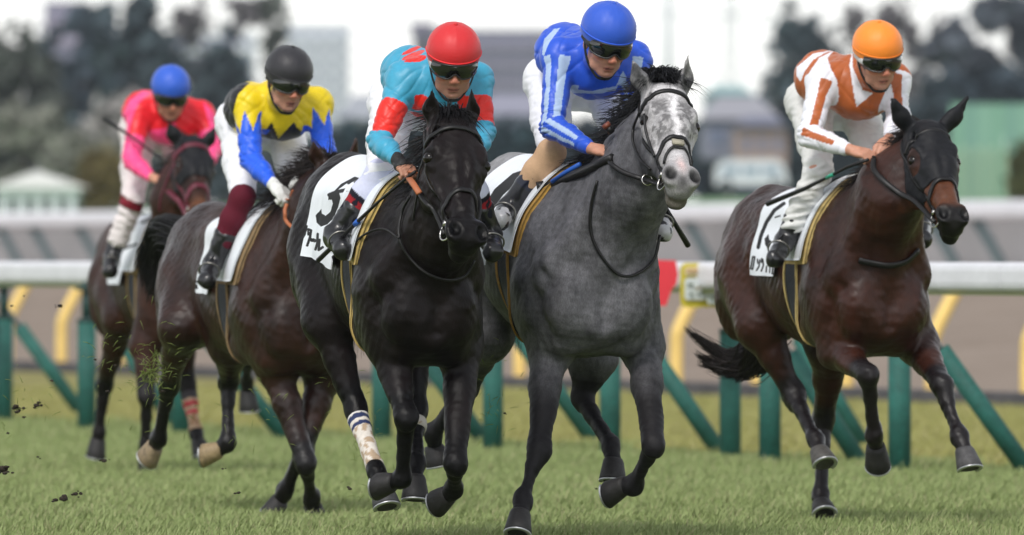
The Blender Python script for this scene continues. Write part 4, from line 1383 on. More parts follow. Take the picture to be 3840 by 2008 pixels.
h3.loop('breast_strap', S(R3, (690, 880), (650, 960), (638, 1080), (690, 1180), (775, 1255), (880, 1285), (960, 1260), (1000, 1190)), bl, 0.006)
h3.loop('rein', S(R3, (410, 1170), (430, 1100), (500, 1050), (570, 1040), (635, 1082)), bl, 0.005, off=0.02)
mh = M_HAIR('mane_black', (0.009, 0.008, 0.009))
left = lambda h, b=0.0: unit(-h.l * 0.8 - h.h * 0.7 + V3(0, 0, b))
h3.hair('mane', h3.crest, [left(h3, .2), left(h3, .3), left(h3, .1)], 0.20, 900, mh, 1, spread=0.35, droop=0.7)
h3.hair('forelock', [h3.H(-.03, -.03, -.03), h3.H(-.03, .03, -.03)], [h3.hx * .4 + h3.hz * .5 + V3(0, 0, .25) - .2 * h3.l, h3.hx * .5 + h3.hz * .5 + V3(0, 0, .25) + h3.l * .2], 0.12, 320, mh, 2, spread=0.25, droop=1.0)
h3.hair('tail', [h3.L(-.88, .06, 1.40), h3.L(-.92, .06, 1.30)], [unit(-h3.h + .3 * h3.l), unit(-h3.h + .3 * h3.l + V3(0, 0, -.3))], 0.5, 420, mh, 3, width=0.006, spread=0.04, droop=1.2, clump=0.05)

# ---- grey horse, blue cap ---------------------------------------------------------------
h4 = Horse(15, 2232, 47.3, ws=1.16, hs=1.12, hw=1.05, dzc=0.10, dzw=0.0)
h4.head_frame(R5(968, 402), R5(1050, 868), 0.98, yaw=-4, roll=-2, length=0.60,
              ears=((R5(800, 292), 0.98), (R5(1064, 263), 0.98)))
def grey_coat(s, V):
    n = fbm(V * V3(1, 1, .7), 0.10, 5, 14); n2 = fbm(V, 0.032, 6, 14); n3 = fbm(V, 0.6, 8)
    g = 0.092 * (1 + 0.24 * n + 0.20 * n2 + 0.18 * n3)
    c = g[:, None] * V3(0.97, 0.96, 1.06)
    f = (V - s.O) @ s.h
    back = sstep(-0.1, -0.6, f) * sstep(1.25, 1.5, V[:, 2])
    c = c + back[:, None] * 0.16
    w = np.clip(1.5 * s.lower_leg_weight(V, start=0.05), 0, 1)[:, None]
    c = c * (1 - w) + V3(0.009, 0.008, 0.0095) * w
    L = s.loc; x, y, z = L[:, 0], L[:, 1], L[:, 2]
    onh = ((np.abs(y) < 0.14) & (z > -0.15) & (x > -0.03)).astype(float)
    fw = onh * sstep(-0.03, 0.05, x) * sstep(-0.15, -0.08, z)
    Lw = L + 0.012 * np.stack([fbm(L, .05, 71), fbm(L, .05, 72), fbm(L, .05, 73)], 1)
    pat = fbm(Lw * V3(.8, 1.3, 1), 0.075, 12, 14) + 0.6 * fbm(Lw, 0.030, 13, 14) + 0.5 * np.exp(-((np.abs(y) - .045) / .028) ** 2) - 0.3
    face = 0.46 - 0.36 * sstep(-0.35, 0.55, pat) * sstep(0.09, 0.15, x) * sstep(0.36, 0.30, x) + 0.09 * pat
    face = np.clip(face, 0.09, 0.6)
    bl_ = sstep(0.028, 0.004, np.abs(y - 0.004 - 0.010 * np.sin(x * 22)) + 0.009 * fbm(L, 0.035, 14, 14)) * sstep(0.02, 0.06, x) * sstep(0.40, 0.34, x)
    st = np.exp(-((x - 0.085) / 0.045) ** 2 - (y / 0.035) ** 2)
    face = np.maximum(face, 0.74 * np.maximum(bl_, st))
    face = face + ((0.46 - 1.6 * np.abs(y) + 0.05 * pat).clip(.2, .5) - face) * sstep(0.34, 0.40, x)
    face = face * (1 - 0.15 * sstep(0.50, 0.56, x))
    fc = face[:, None] * V3(1, 0.97, 0.99)
    snip = np.exp(-((x - 0.50) / 0.04) ** 2 - (y / 0.016) ** 2)
    fc = fc + (V3(0.72, 0.52, 0.50) - fc) * (0.8 * snip)[:, None]
    dk = np.exp(-((x - 0.585) / 0.028) ** 2 - (y / 0.030) ** 2) * (z > -0.13)
    fc = fc * (1 - 0.82 * dk[:, None])
    lowlip = sstep(-0.085, -0.11, z) * (x > 0.5)
    fc = fc + (V3(0.10, 0.09, 0.07) - fc) * lowlip[:, None]
    c = c * (1 - fw[:, None]) + fc * fw[:, None]
    jaw = onh * (x > 0.4) * sstep(-0.08, -0.10, z)
    c = c + (V3(0.12, 0.11, 0.09) - c) * jaw[:, None]
    for q in (-1, 1):
        d = np.linalg.norm((L - V3(0.19, q * 0.098, -0.052)) / V3(0.030, 0.03, 0.024), axis=1)
        c = c * (1 - 0.85 * np.exp(-d ** 2))[:, None]
        d = np.linalg.norm((L - V3(0.556, q * 0.046, -0.012)) / V3(0.040, 0.026, 0.042), axis=1)
        c = c * (1 - 0.96 * np.exp(-d ** 6))[:, None]
    ear = (x < -0.005) & (np.abs(y) > 0.02)
    ec = 0.24 * (1 + 0.5 * fbm(L, 0.06, 15)) * sstep(-0.26, -0.10, x)
    c[ear & (L[:, 2] > -0.13) & (x < -0.03)] = (np.maximum(ec, 0.02)[:, None] * V3(1, .97, .98))[ear & (L[:, 2] > -0.13) & (x < -0.03)]
    return c
h4.model(R5(805, 850), 0.80, 0.205, {
    'RF': dict(elbow=(R6(395, 470), .50), knee=(R6(345, 930), .76), fetlock=(R6(268, 1185), .86), coronet=(R6(255, 1245), .92), sole=(R6(238, 1345), .96)),
    'LF': dict(elbow=(R6(840, 450), .50), knee=(R6(893, 915), .86), fetlock=(R6(800, 1112), .62), coronet=(R6(750, 1108), .58), sole=(R6(672, 1125), .52)),
    'LH': dict(stifle=(R6(600, 500), -.22), hock=(R6(552, 690), -.25), fetlock=(R6(690, 915), .02), coronet=(R6(700, 995), .08), sole=(R6(690, 1090), .10)),
    'RH': dict(stifle=(R4(1060, 400), -.45), hock=(R4(960, 640), -.85), fetlock=(R4(795, 865), -1.15), coronet=(R4(800, 930), -1.2), sole=(R4(818, 1010), -1.2))})
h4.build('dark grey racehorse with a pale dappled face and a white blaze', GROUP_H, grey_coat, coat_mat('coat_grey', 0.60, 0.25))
h4.hooves()
INK8 = [('line', S(Z8, (520, 175), (430, 205), (330, 290), (210, 395), (110, 560), (85, 640)), 11), ('line', S(Z8, (440, 215), (370, 330), (270, 420), (180, 540), (90, 630)), 10),
        ('line', S(Z8, (330, 300), (400, 300)), 8), ('line', S(Z8, (270, 430), (210, 400)), 8)]
saddlery(h4, ink=INK8, flap=0.46, felt=(0.42, 0.24, 0.05))
h4.bridle(bl, nose=0.335, flash=True, throat=False)
ZH = zoomer(2280, 280, 2.693)
h4.loop('throat_strap', S(ZH, (318, 380), (262, 520), (245, 650), (285, 780), (350, 890), (430, 960)), bl, 0.006, off=0.012)
h4.loop('cheek_strap', S(ZH, (365, 400), (380, 560), (420, 700), (470, 830)), bl, 0.006, off=0.008)
MB().box(h4.ring(0.365, 0, 1, 2, 0.006)[0][0], (0.030, 0.052, 0.010), h4.HB.T).build('noseband_pad', mat('sheepskin', (0.40, 0.37, 0.29), rough=0.95, bump=0.5, bscale=200), h4.bridle_root)
h4.loop('breast_strap', S(R5, (628, 870), (600, 980), (596, 1110), (640, 1220), (715, 1310), (780, 1330), (850, 1300), (905, 1240), (930, 1130)), bl, 0.007)
mg = M_HAIR('mane_grey_black', (0.010, 0.010, 0.012))
h4.hair('mane', [h4.H(-.03, -.02, -.05)] + h4.crest[1:], [left(h4, .35), left(h4, .25), left(h4, -.1)], 0.20, 900, mg, 11, spread=0.30, droop=0.5)
h4.hair('forelock', [h4.H(-.045, -.06, -.04), h4.H(-.04, -.01, -.02), h4.H(-.05, .045, -.04)], [unit(V3(-.75, -.1, .75)), unit(V3(-.15, -.2, .9)), unit(V3(.25, -.2, .8))], 0.15, 900, mg, 12, spread=0.30, droop=1.2)
h4.hair('tail', [h4.L(-.88, .06, 1.40), h4.L(-.92, .06, 1.30)], [unit(-h4.h + .3 * h4.l), unit(-h4.h + .3 * h4.l + V3(0, 0, -.3))], 0.5, 420, mg, 13, width=0.006, spread=0.04, droop=1.2, clump=0.05)

# ---- bay horse with the hood, orange cap ------------------------------------------------
h5 = Horse(20, 3290, 50.6, ws=1.0, hs=1.10, dzc=-0.02, dzw=-0.03)
h5.head_frame(R7(1195, 522), R7(1332, 992), 1.0, yaw=8, roll=-4, length=0.60,
              ears=((R7(1022, 410), 1.0, 'cap'), (R7(1385, 402), 1.0, 'cap')))
h5.model(R7(1010, 880), 0.82, 0.185, {
    'RF': dict(elbow=(R8(925, 420), .52), knee=(R8(1076, 545), .90), fetlock=(R8(1108, 845), .80), coronet=(R8(1114, 905), .74), sole=(R8(1118, 985), .68)),
    'LF': dict(elbow=(R8(1330, 400), .52), knee=(R8(1442, 590), .88), fetlock=(R8(1535, 850), 1.05), coronet=(R8(1560, 925), 1.10), sole=(R8(1577, 1018), 1.13)),
    'RH': dict(stifle=(R8(530, 300), -.38), hock=(R8(712, 655), -.30), fetlock=(R8(810, 860), -.02), coronet=(R8(832, 925), .05), sole=(R8(852, 1000), .10)),
    'LH': dict(stifle=(R8(890, 420), -.42), hock=(R8(852, 770), -.62), fetlock=(R8(840, 1150), -.52), coronet=(R8(843, 1188), -.48), sole=(R8(848, 1228), -.45))})
h5.build('dark bay racehorse wearing a black ear hood, rightmost of the field', GROUP_H,
         coat((0.031, 0.0096, 0.0056), (0.009, 0.0066, 0.0075), (0.006, 0.005, 0.005), start=0.7, face=(0.105, 0.036, 0.016)), coat_mat('coat_bay', 0.40, 0.30))
h5.hooves({'RH': (0.07, 0.065, 0.06), 'LF': (0.06, 0.058, 0.06)})
INK13 = [('line', S(Z7, (740, 215), (620, 300), (520, 450), (450, 620), (415, 770)), 7), ('line', S(Z7, (630, 390), (690, 372)), 3),
         ('poly', S(Z7, (545, 600), (555, 670), (590, 695), (640, 680), (620, 760), (590, 810), (540, 800), (500, 730), (495, 660))),
         ('line', S(Z7, (345, 890), (320, 1040), (345, 1045), (372, 890), (345, 890)), 3.2), ('line', S(Z7, (405, 920), (410, 970)), 3), ('line', S(Z7, (435, 930), (425, 1010), (395, 1060)), 3.2),
         ('line', S(Z7, (460, 910), (455, 960)), 3), ('line', S(Z7, (475, 925), (480, 1000), (455, 1068)), 3.2), ('line', S(Z7, (520, 1010), (515, 1080)), 3), ('line', S(Z7, (565, 1020), (560, 1085)), 3),
         ('line', S(Z7, (600, 1020), (590, 1100), (620, 1105)), 3.2), ('line', S(Z7, (655, 1040), (650, 1120)), 3.2), ('line', S(Z7, (690, 1050), (685, 1125), (715, 1128), (718, 1055), (690, 1050)), 3.2)]
saddlery(h5, ink=INK13, flap=0.45, rear=-0.30, felt=(0.62, 0.46, 0.18))
# hood: a close cloth over the forehead, cheeks and ears with the eyes left open
L5 = h5.loc
hm_ = ((np.abs(L5[:, 1]) < 0.108) | (L5[:, 0] < 0.03)) & (L5[:, 0] < 0.345) & (L5[:, 2] > -0.20) & (np.abs(L5[:, 1]) < 0.30) & (L5[:, 0] > -0.30) & (L5[:, 2] > -0.085 - 1.0 * np.clip(L5[:, 0], 0, .12))
for q in (-1, 1):
    hm_ &= np.linalg.norm((L5 - V3(0.195, q * 0.100, -0.055)) / V3(0.062, 0.05, 0.052), axis=1) > 1
Vs, Fs, _ = shell(h5.V, h5.Fc, h5.N, hm_, 0.005)
obj_np('hood', Vs, Fs, mat('hood_cloth', (0.006, 0.0065, 0.009), rough=0.6, spec=0.3, bump=0.15, bscale=120), h5.root)
h5.bridle(bl, nose=0.35, throat=False)
h5.loop('breast_strap', S(R7, (860, 1190), (930, 1205), (1010, 1215), (1090, 1195), (1150, 1140)), bl, 0.006, flat=0.03)
mb5 = M_HAIR('mane_bay', (0.014, 0.009, 0.008))
h5.hair('mane', h5.crest, [left(h5, .3), left(h5, .2), left(h5, .1)], 0.13, 600, mb5, 21, spread=0.35, droop=0.6)
tl5 = lambda *p: [h5.pf(R8(x, y), f) for x, y, f in p]
h5.hair_along('tail', [tl5((560, 330, -1.0), (500, 430, -1.08), (430, 455, -1.13), (350, 440, -1.17), (240, 372, -1.2), (140, 285, -1.2)),
                       tl5((560, 360, -1.0), (500, 450, -1.08), (430, 480, -1.13), (350, 490, -1.17), (270, 470, -1.2), (195, 425, -1.2)),
                       tl5((570, 380, -1.0), (510, 470, -1.08), (440, 510, -1.13), (360, 515, -1.17), (280, 500, -1.2), (200, 485, -1.2)),
                       tl5((570, 390, -1.0), (520, 480, -1.08), (470, 520, -1.13), (430, 550, -1.15), (400, 580, -1.17))], 1100, mb5, 22, spread=(.035, .008))

# ---- brown horse, black cap --------------------------------------------------------------
h2 = Horse(20, 1120, 52.6, ws=0.92, hs=1.08, dzc=-0.09, dzw=-0.13)
h2.head_frame(R3(345, 705), R3(420, 1150), 1.0, yaw=-6, roll=0, length=0.58, ears=((R3(222, 612), 1.0), (R3(430, 598), 1.0)))
h2.model(R3(250, 950), 0.84, 0.18, {
    'RF': dict(elbow=(R2(1380, 500), .50), knee=(R2(1532, 985), .70), fetlock=(R2(1562, 1165), .52), coronet=(R2(1568, 1205), .48), sole=(R2(1574, 1255), .44)),
    'LF': dict(elbow=(R2(1625, 540), .50), knee=(R2(1520, 930), .56), fetlock=(R2(1428, 1125), .38), coronet=(R2(1400, 1175), .34), sole=(R2(1352, 1235), .30)),
    'RH': dict(stifle=(R2(905, 300), -.40), hock=(R2(848, 600), -.82), fetlock=(R2(795, 865), -1.0), coronet=(R2(775, 900), -1.05), sole=(R2(738, 940), -1.1)),
    'LH': dict(stifle=(R2(1160, 400), -.25), hock=(R2(1145, 570), -.50), fetlock=(R2(1143, 885), -.42), coronet=(R2(1100, 918), -.45), sole=(R2(1015, 922), -.50))})
h2.build('dark brown racehorse with dirty flanks, mount of the black capped jockey', GROUP_H,
         coat((0.025, 0.0098, 0.0066), (0.006, 0.005, 0.0055), None, start=0.6), coat_mat('coat_brown', 0.40, 0.30))
h2.hooves({'LH': (0.30, 0.22, 0.12), 'RH': (0.24, 0.18, 0.11)})
INK2 = [('poly', S(Z9, (290, 680), (300, 730), (350, 745), (340, 800), (300, 850), (275, 800), (268, 730))),
        ('line', S(Z9, (210, 910), (230, 915)), 4), ('line', S(Z9, (220, 940), (222, 1050)), 3), ('line', S(Z9, (250, 915), (280, 930)), 4), ('line', S(Z9, (255, 960), (262, 990)), 5)]
saddlery(h2, ink=INK2, flap=0.52, felt=(0.30, 0.20, 0.10), rear=-0.16)
h2.bridle(bl)
h2.hair('mane', h2.crest, [left(h2, .4), left(h2, .3), left(h2, .1)], 0.20, 800, mb5, 31, spread=0.4, droop=0.5)
h2.hair('forelock', [h2.H(-.03, -.04, -.04), h2.H(-.03, .04, -.04)], [unit(V3(-.3, -.3, .8)), unit(V3(.2, -.3, .8))], 0.10, 300, mb5, 32, spread=0.3, droop=1.2)
h2.hair_along('tail', [[h2.L(-.86, 0, 1.42), h2.pf(R1(875, 985), -1.15), h2.pf(R1(810, 1060), -1.3), h2.pf(R1(760, 1160), -1.4), h2.pf(R1(735, 1290), -1.45)],
                       [h2.L(-.86, 0, 1.40), h2.pf(R1(880, 1020), -1.15), h2.pf(R1(830, 1110), -1.3), h2.pf(R1(790, 1220), -1.4), h2.pf(R1(770, 1370), -1.45)],
                       [h2.L(-.86, 0, 1.38), h2.pf(R1(890, 1060), -1.15), h2.pf(R1(850, 1160), -1.28), h2.pf(R1(825, 1290), -1.35), h2.pf(R1(810, 1420), -1.4)]], 1000, mh, 33, spread=(.03, .02))

# ---- brown horse, blue cap behind -------------------------------------------------------
h1 = Horse(17, 728, 62.9, ws=0.98, hs=1.08, dzc=-0.10, dzw=-0.09, h=0.010)
h1.head_frame(R1(1035, 520), R1(1085, 925), 0.95, yaw=-10, roll=2, length=0.58, ears=((R1(893, 432), .95, 'cap'), (R1(1140, 470), .95, 'cap')))
h1.model(R1(940, 860), 0.80, 0.18, {
    'RF': dict(elbow=(R2(730, 400), .48), knee=(R2(735, 650), .56), fetlock=(R2(730, 900), .46), coronet=(R2(732, 950), .43), sole=(R2(738, 1028), .40)),
    'LF': dict(knee=(R2(1240, 470), .95), fetlock=(R2(1236, 575), .72), coronet=(R2(1240, 630), .68), sole=(R2(1245, 750), .66)),
    'RH': dict(hock=(R2(525, 590), -.80), fetlock=(R2(497, 830), -.88), coronet=(R2(490, 870), -.90), sole=(R2(475, 950), -.92)),
    'LH': dict(hock=(R2(940, 600), -.35), fetlock=(R2(985, 840), -.22), coronet=(R2(995, 880), -.18), sole=(R2(1010, 955), -.15))})
h1.build('brown racehorse with a black half hood and maroon bridle, furthest back on the left', GROUP_H,
         coat((0.032, 0.0112, 0.0066), (0.007, 0.0055, 0.006), (0.16, 0.06, 0.025), start=0.6), coat_mat('coat_dark_bay', 0.5, 0.25))
h1.hooves()
saddlery(h1, ink=[('poly', S(Z10, (180, 960), (330, 950), (260, 1060), (200, 1040)))], felt=(0.36, 0.24, 0.08), rear=-0.30)
L1 = h1.loc
hm_ = ((np.abs(L1[:, 1]) < 0.108) | (L1[:, 0] < 0.03)) & (L1[:, 0] < 0.30) & (L1[:, 2] > -0.085 - 0.6 * np.clip(L1[:, 0], 0, .12)) & (np.abs(L1[:, 1]) < 0.30) & (L1[:, 0] > -0.30)
for q in (-1, 1):
    hm_ &= np.linalg.norm((L1 - V3(0.185, q * 0.095, -0.055)) / V3(0.055, 0.045, 0.05), axis=1) > 1
Vs, Fs, _ = shell(h1.V, h1.Fc, h1.N, hm_, 0.005)
obj_np('hood', Vs, Fs, mat('hood_cloth', (0.006, 0.0065, 0.009)), h1.root)
mar = mat('maroon_leather', (0.11, 0.010, 0.025), rough=0.5)
h1.bridle(mar, nose=0.36, width=0.030)
bandage(h1, 'LH', lin(190, 160, 135), ((.12, .30, lin(60, 55, 60)), (.35, .45, lin(200, 70, 80)), (.52, .60, lin(200, 70, 80))), 0.12, 0.95)
h1.hair('mane', h1.crest, [left(h1, .3), left(h1, .2), left(h1, .1)], 0.13, 400, mb5, 41, spread=0.35, droop=0.6)
h1.hair('tail', [h1.L(-.88, .06, 1.40), h1.L(-.92, .06, 1.30)], [unit(-h1.h + .3 * h1.l), unit(-h1.h + .3 * h1.l + V3(0, 0, -.3))], 0.5, 420, mh, 43, width=0.006, spread=0.04, droop=1.2, clump=0.05)
# ------------------------------------------------------------------ the five jockeys
def J(z, **k):
    return {n: (z(*p[:2]), p[2]) for n, p in k.items()}

def silk3(s, V, Q, col, arm, at_):
    red = V3(*lin(226, 38, 26))
    band = (arm < 0.11) & (at_ > 0.42) & (at_ < 0.92)
    Qz = (Q - np.array(R3(0, 0))) * 1.2827
    front = lambda c, r, an: ((((Qz - c) @ np.array([math.cos(an), math.sin(an)])) / r[0]) ** 2 + (((Qz - c) @ np.array([-math.sin(an), math.cos(an)])) / r[1]) ** 2) < 1
    top = (V[:, 2] > s.J['back'][2] + 0.05)
    pet = np.zeros(len(V), bool)
    for c, r, an in (((698, 178), (52, 10), -.42), ((705, 202), (60, 12), -.38), ((716, 222), (54, 17), -.24)):
        pet |= front(np.array(c), r, an) & top
    for c, r, an in (((735, 430), (52, 38), -.1), ((700, 488), (45, 14), .1), ((945, 425), (30, 26), .2), ((760, 505), (40, 18), .4)):
        pet |= front(np.array(c), r, an) & (arm > 0.075)
    col[band | pet] = red

def silk4(s, V, Q, col, arm, at_):
    g = V3(*lin(168, 190, 222))
    d = np.full(len(V), 9.0); ph = np.zeros(len(V))
    for S_ in 'RL':
        for a, b in (('sh', 'el'), ('el', 'wr')):
            A, B = s.J[a + S_], s.J[b + S_]
            dd, t = seg_dist(V, A, B)
            ax = unit(B - A); u = unit(np.cross(ax, V3(0, -1, 0))); w = np.cross(u, ax)
            r = V - A - t[:, None] * (B - A)
            p = np.arctan2(r @ u, -(r @ V3(0, 1, 0)))
            m = dd < d; d[m] = dd[m]; ph[m] = p[m]
    st = ((np.abs(ph + 0.30) < 0.34) | (np.abs(ph - 0.78) < 0.22) | (np.abs(ph - 2.2) < 0.3) | (np.abs(ph + 1.9) < 0.3)) & (d < 0.095) & (at_ > 0.10) & (at_ < 1.78)
    col[st] = g
    Qz = (Q - np.array(R5(0, 0))) * 1.2827
    hem = (arm > 0.085) & inpoly(Qz, [(480, 425), (600, 440), (760, 405), (770, 425), (640, 452), (480, 448)])
    hem |= inpoly(Qz, [(372, 190), (420, 140), (450, 135), (392, 215), (372, 270), (362, 262)]) & (arm > 0.05)
    col[hem] = g

def silk5(s, V, Q, col, arm, at_):
    br = V3(*lin(176, 92, 44)); wh = V3(*lin(232, 232, 240))
    Qz = (Q - np.array(R7(0, 0))) * 1.2829
    body = arm > 0.088
    back = body & (V[:, 2] > s.J['back'][2] - 0.2)
    col[body] = br
    stripe = inpoly(Qz, [(560, 260), (640, 195), (760, 172), (700, 190), (640, 225), (600, 280), (580, 330), (560, 300)])
    stripe |= inpoly(Qz, [(640, 330), (610, 340), (625, 280), (670, 215), (740, 180), (710, 215), (725, 265), (760, 330), (690, 290)])
    vee = inpoly(Qz, [(815, 250), (830, 170), (830, 260), (880, 370), (930, 385), (850, 452), (838, 400)])
    col[(stripe | vee) & (arm > 0.055)] = wh
    d = np.full(len(V), 9.0); ph = np.zeros(len(V))
    for S_ in 'RL':
        for a, b in (('sh', 'el'), ('el', 'wr')):
            A, B = s.J[a + S_], s.J[b + S_]
            dd, t = seg_dist(V, A, B)
            ax = unit(B - A); u = unit(np.cross(ax, V3(0, -1, 0)))
            r = V - A - t[:, None] * (B - A)
            p = np.arctan2(r @ u, -(r @ V3(0, 1, 0)))
            m = dd < d; d[m] = dd[m]; ph[m] = p[m]
    a_ = (d < 0.088) & (at_ > 0.02)
    col[a_] = wh
    col[a_ & (np.abs(ph + 0.15) < 0.42) & (at_ > 0.12) & (at_ < 1.75)] = br
    col[a_ & (np.abs(np.abs(ph) - 2.1) < 0.4) & (at_ > 0.5) & (at_ < 1.8)] = br

def zigzag(t, ph, t0, amp, n):
    x = (ph / (2 * math.pi) * n) % 1.0
    return t > t0 + amp * (2 * np.abs(x - 0.5))

def silk2(s, V, Q, col, arm, at_):
    bl_ = V3(*lin(30, 92, 226)); bk = V3(0.012, 0.011, 0.014)
    Qz = (Q - np.array(R1(0, 0))) * 1.4176
    blk = inpoly(Qz, [(1360, 560), (1380, 515), (1445, 440), (1480, 525), (1560, 440), (1600, 490), (1700, 460), (1700, 620), (1360, 640)]) & (arm > 0.07)
    blk |= inpoly(Qz, [(1180, 230), (1330, 225), (1265, 290), (1240, 380), (1255, 470), (1180, 470)]) & (arm > 0.05)
    col[blk] = bk
    d = np.full(len(V), 9.0); ph = np.zeros(len(V))
    for S_ in 'RL':
        A, B = s.J['sh' + S_], s.J['el' + S_]
        dd, t = seg_dist(V, A, B)
        ax = unit(B - A); u = unit(np.cross(ax, V3(0, -1, 0)))
        r = V - A - t[:, None] * (B - A)
        p = np.arctan2(r @ u, -(r @ V3(0, 1, 0)))
        m = dd < d; d[m] = dd[m]; ph[m] = p[m]
    slv = (arm < 0.10) & ((at_ >= 1) | zigzag(at_, ph + 0.4, 0.24, 0.34, 5)) & ~((at_ < 0.3) & (arm > 0.085))
    col[slv] = bl_

def silk1(s, V, Q, col, arm, at_):
    pk = V3(*lin(255, 78, 142))
    Qz = (Q - np.array(R1(0, 0))) * 1.4176
    p = ((arm < 0.10) & (at_ > 0.55)) | inpoly(Qz, [(640, 420), (690, 320), (760, 270), (810, 280), (740, 330), (700, 420), (680, 520), (650, 560)])
    p |= inpoly(Qz, [(740, 560), (800, 480), (880, 470), (930, 440), (960, 520), (1000, 560), (760, 600)]) & (arm > 0.075)
    p |= inpoly(Qz, [(1080, 330), (1130, 380), (1180, 470), (1130, 520), (1110, 440)])
    col[p] = pk

j3 = Rider(h3, dict(label='person in turquoise silks with red armbands and a red cap, riding the black horse', cname='red', vox=0.0052, seed=3, jaw=1.06, helmet_col=lin(206, 38, 44), band=1.25,
    helm=(R3(900, 172), .66), nod=24, yaw=-10, roll=-2, k=1.12, skin=0.88, hr=(0.115, 0.128, 0.112),
    silk_base=lin(62, 158, 192), silk=silk3, glove='half', boot_top=0.60, stock=lin(205, 208, 232), gstrap=(0.5, 0.5, 0.52), sname='pale', trunk=0.112,
    joints=J(R3, shR=(662, 318, .40), shL=(1000, 322, .40), elR=(545, 620, .52), wrR=(630, 705, .72), handR=(680, 765, .80), elL=(1040, 570, .52), wrL=(1000, 690, .74), handL=(950, 745, .82),
             back=(695, 300, .10), hipR=(615, 430, -.12), hipL=(840, 430, -.12), knR=(548, 768, .38), anR=(335, 1055, .28), toeR=(368, 1140, .42), knL=(960, 760, .38), anL=(1075, 1060, .28), toeL=(1090, 1150, .42)),
    stock_fn=lambda s, V, Q, col, t: (col.__setitem__(t > 0.38, V3(0.010, 0.010, 0.02)), col.__setitem__((t > 0.46) & (t < 0.57) & (fbm(V, .05, 3) > -0.3), V3(*lin(150, 32, 40)))),
    boot_fn=lambda s, V, Q, col, t, dt: None)).build()
j4 = Rider(h4, dict(label='person in bright blue silks with pale stripes and a blue cap, riding the grey horse', cname='blue', vox=0.0052, seed=4, jaw=0.97, helmet_col=lin(40, 86, 196), band=1.15, mud=True,
    helm=(R5(682, 138), .66), nod=26, yaw=4, roll=-4, k=1.12, skin=1.0, hr=(0.118, 0.130, 0.118),
    silk_base=lin(36, 84, 204), silk=silk4, boot_top=0.42, b_end=-0.045, stock=lin(200, 164, 130), trunk=0.116,
    joints=J(R5, shR=(448, 268, .40), shL=(800, 288, .40), elR=(412, 608, .52), wrR=(590, 712, .74), handR=(700, 738, .82), elL=(812, 560, .52), wrL=(790, 690, .74), handL=(730, 740, .82),
             back=(478, 255, .10), hipR=(400, 395, -.12), hipL=(650, 405, -.12), knR=(408, 735, .38), anR=(205, 1000, .28), toeR=(165, 1060, .42), knL=(800, 760, .38), anL=(925, 1040, .28), toeL=(945, 1120, .42)),
    boot_fn=lambda s, V, Q, col, t, dt: (col.__setitem__(t < 0.62, V3(0.008, 0.010, 0.026)), col.__setitem__((dt < 0.085) & (fbm(V, .1, 8) > -.1), V3(.5, .5, .52))))).build()
j5 = Rider(h5, dict(label='person in white and brown striped silks with an orange cap, riding the hooded bay horse', cname='orange', vox=0.0052, seed=5, helmet_col=lin(252, 142, 44), band=0.85,
    helm=(R7(950, 153), .66), nod=22, yaw=2, roll=5, k=1.10, skin=1.0, hr=(0.114, 0.126, 0.114), long=True,
    silk_base=lin(176, 92, 44), silk=silk5, boot_top=0.72, stock=lin(225, 225, 220), breech=lin(216, 216, 214), trunk=0.113, gstrap=(0.6, 0.6, 0.6), sname='white',
    joints=J(R7, shR=(690, 325, .40), shL=(1028, 322, .40), elR=(622, 590, .52), wrR=(810, 655, .74), handR=(930, 690, .82), elL=(1050, 500, .52), wrL=(1010, 600, .74), handL=(960, 680, .82),
             back=(688, 312, .10), hipR=(628, 428, -.12), hipL=(850, 450, -.12), knR=(668, 762, .38), anR=(510, 1090, .28), toeR=(455, 1185, .42), knL=(960, 740, .38), anL=(1150, 1000, .28), toeL=(1170, 1090, .42)))).build()
j2 = Rider(h2, dict(label='person in yellow silks with blue sleeves and a black cap, riding the brown horse', cname='black', seed=6, jaw=0.93, helmet_col=(0.020, 0.019, 0.024), band=0.9,
    helm=(R1(1535, 158), .66), nod=20, yaw=2, roll=-4, k=1.08, skin=0.95, hr=(0.115, 0.126, 0.114),
    silk_base=lin(232, 204, 22), silk=silk2, glove='white', boot_top=0.58, b_end=-0.02, stock=lin(92, 22, 40), trunk=0.112,
    joints=J(R1, shR=(1312, 330, .40), shL=(1682, 340, .40), elR=(1336, 640, .52), wrR=(1450, 765, .74), handR=(1525, 850, .82), elL=(1725, 590, .52), wrL=(1640, 720, .74), handL=(1560, 800, .82),
             back=(1338, 365, .10), hipR=(1272, 440, -.12), hipL=(1500, 460, -.12), knR=(1290, 835, .38), anR=(1135, 1180, .28), toeR=(1100, 1280, .42), knL=(1610, 820, .38), anL=(1660, 1180, .28), toeL=(1680, 1280, .42)))).build()
def red_knee(s, V, Q, col):
    for S_ in 'RL':
        col[np.linalg.norm(V - s.J['kn' + S_], axis=1) < 0.0] = V3(*lin(120, 24, 40))
        ax = unit(s.J['anS'.replace('S', S_)] - s.J['kn' + S_])
        t = (V - s.J['kn' + S_]) @ ax
        m = (np.abs(t - 0.01) < 0.028) & (seg_dist(V, s.J['kn' + S_], s.J['an' + S_])[0] < 0.13)
        col[m] = V3(*lin(120, 24, 40))
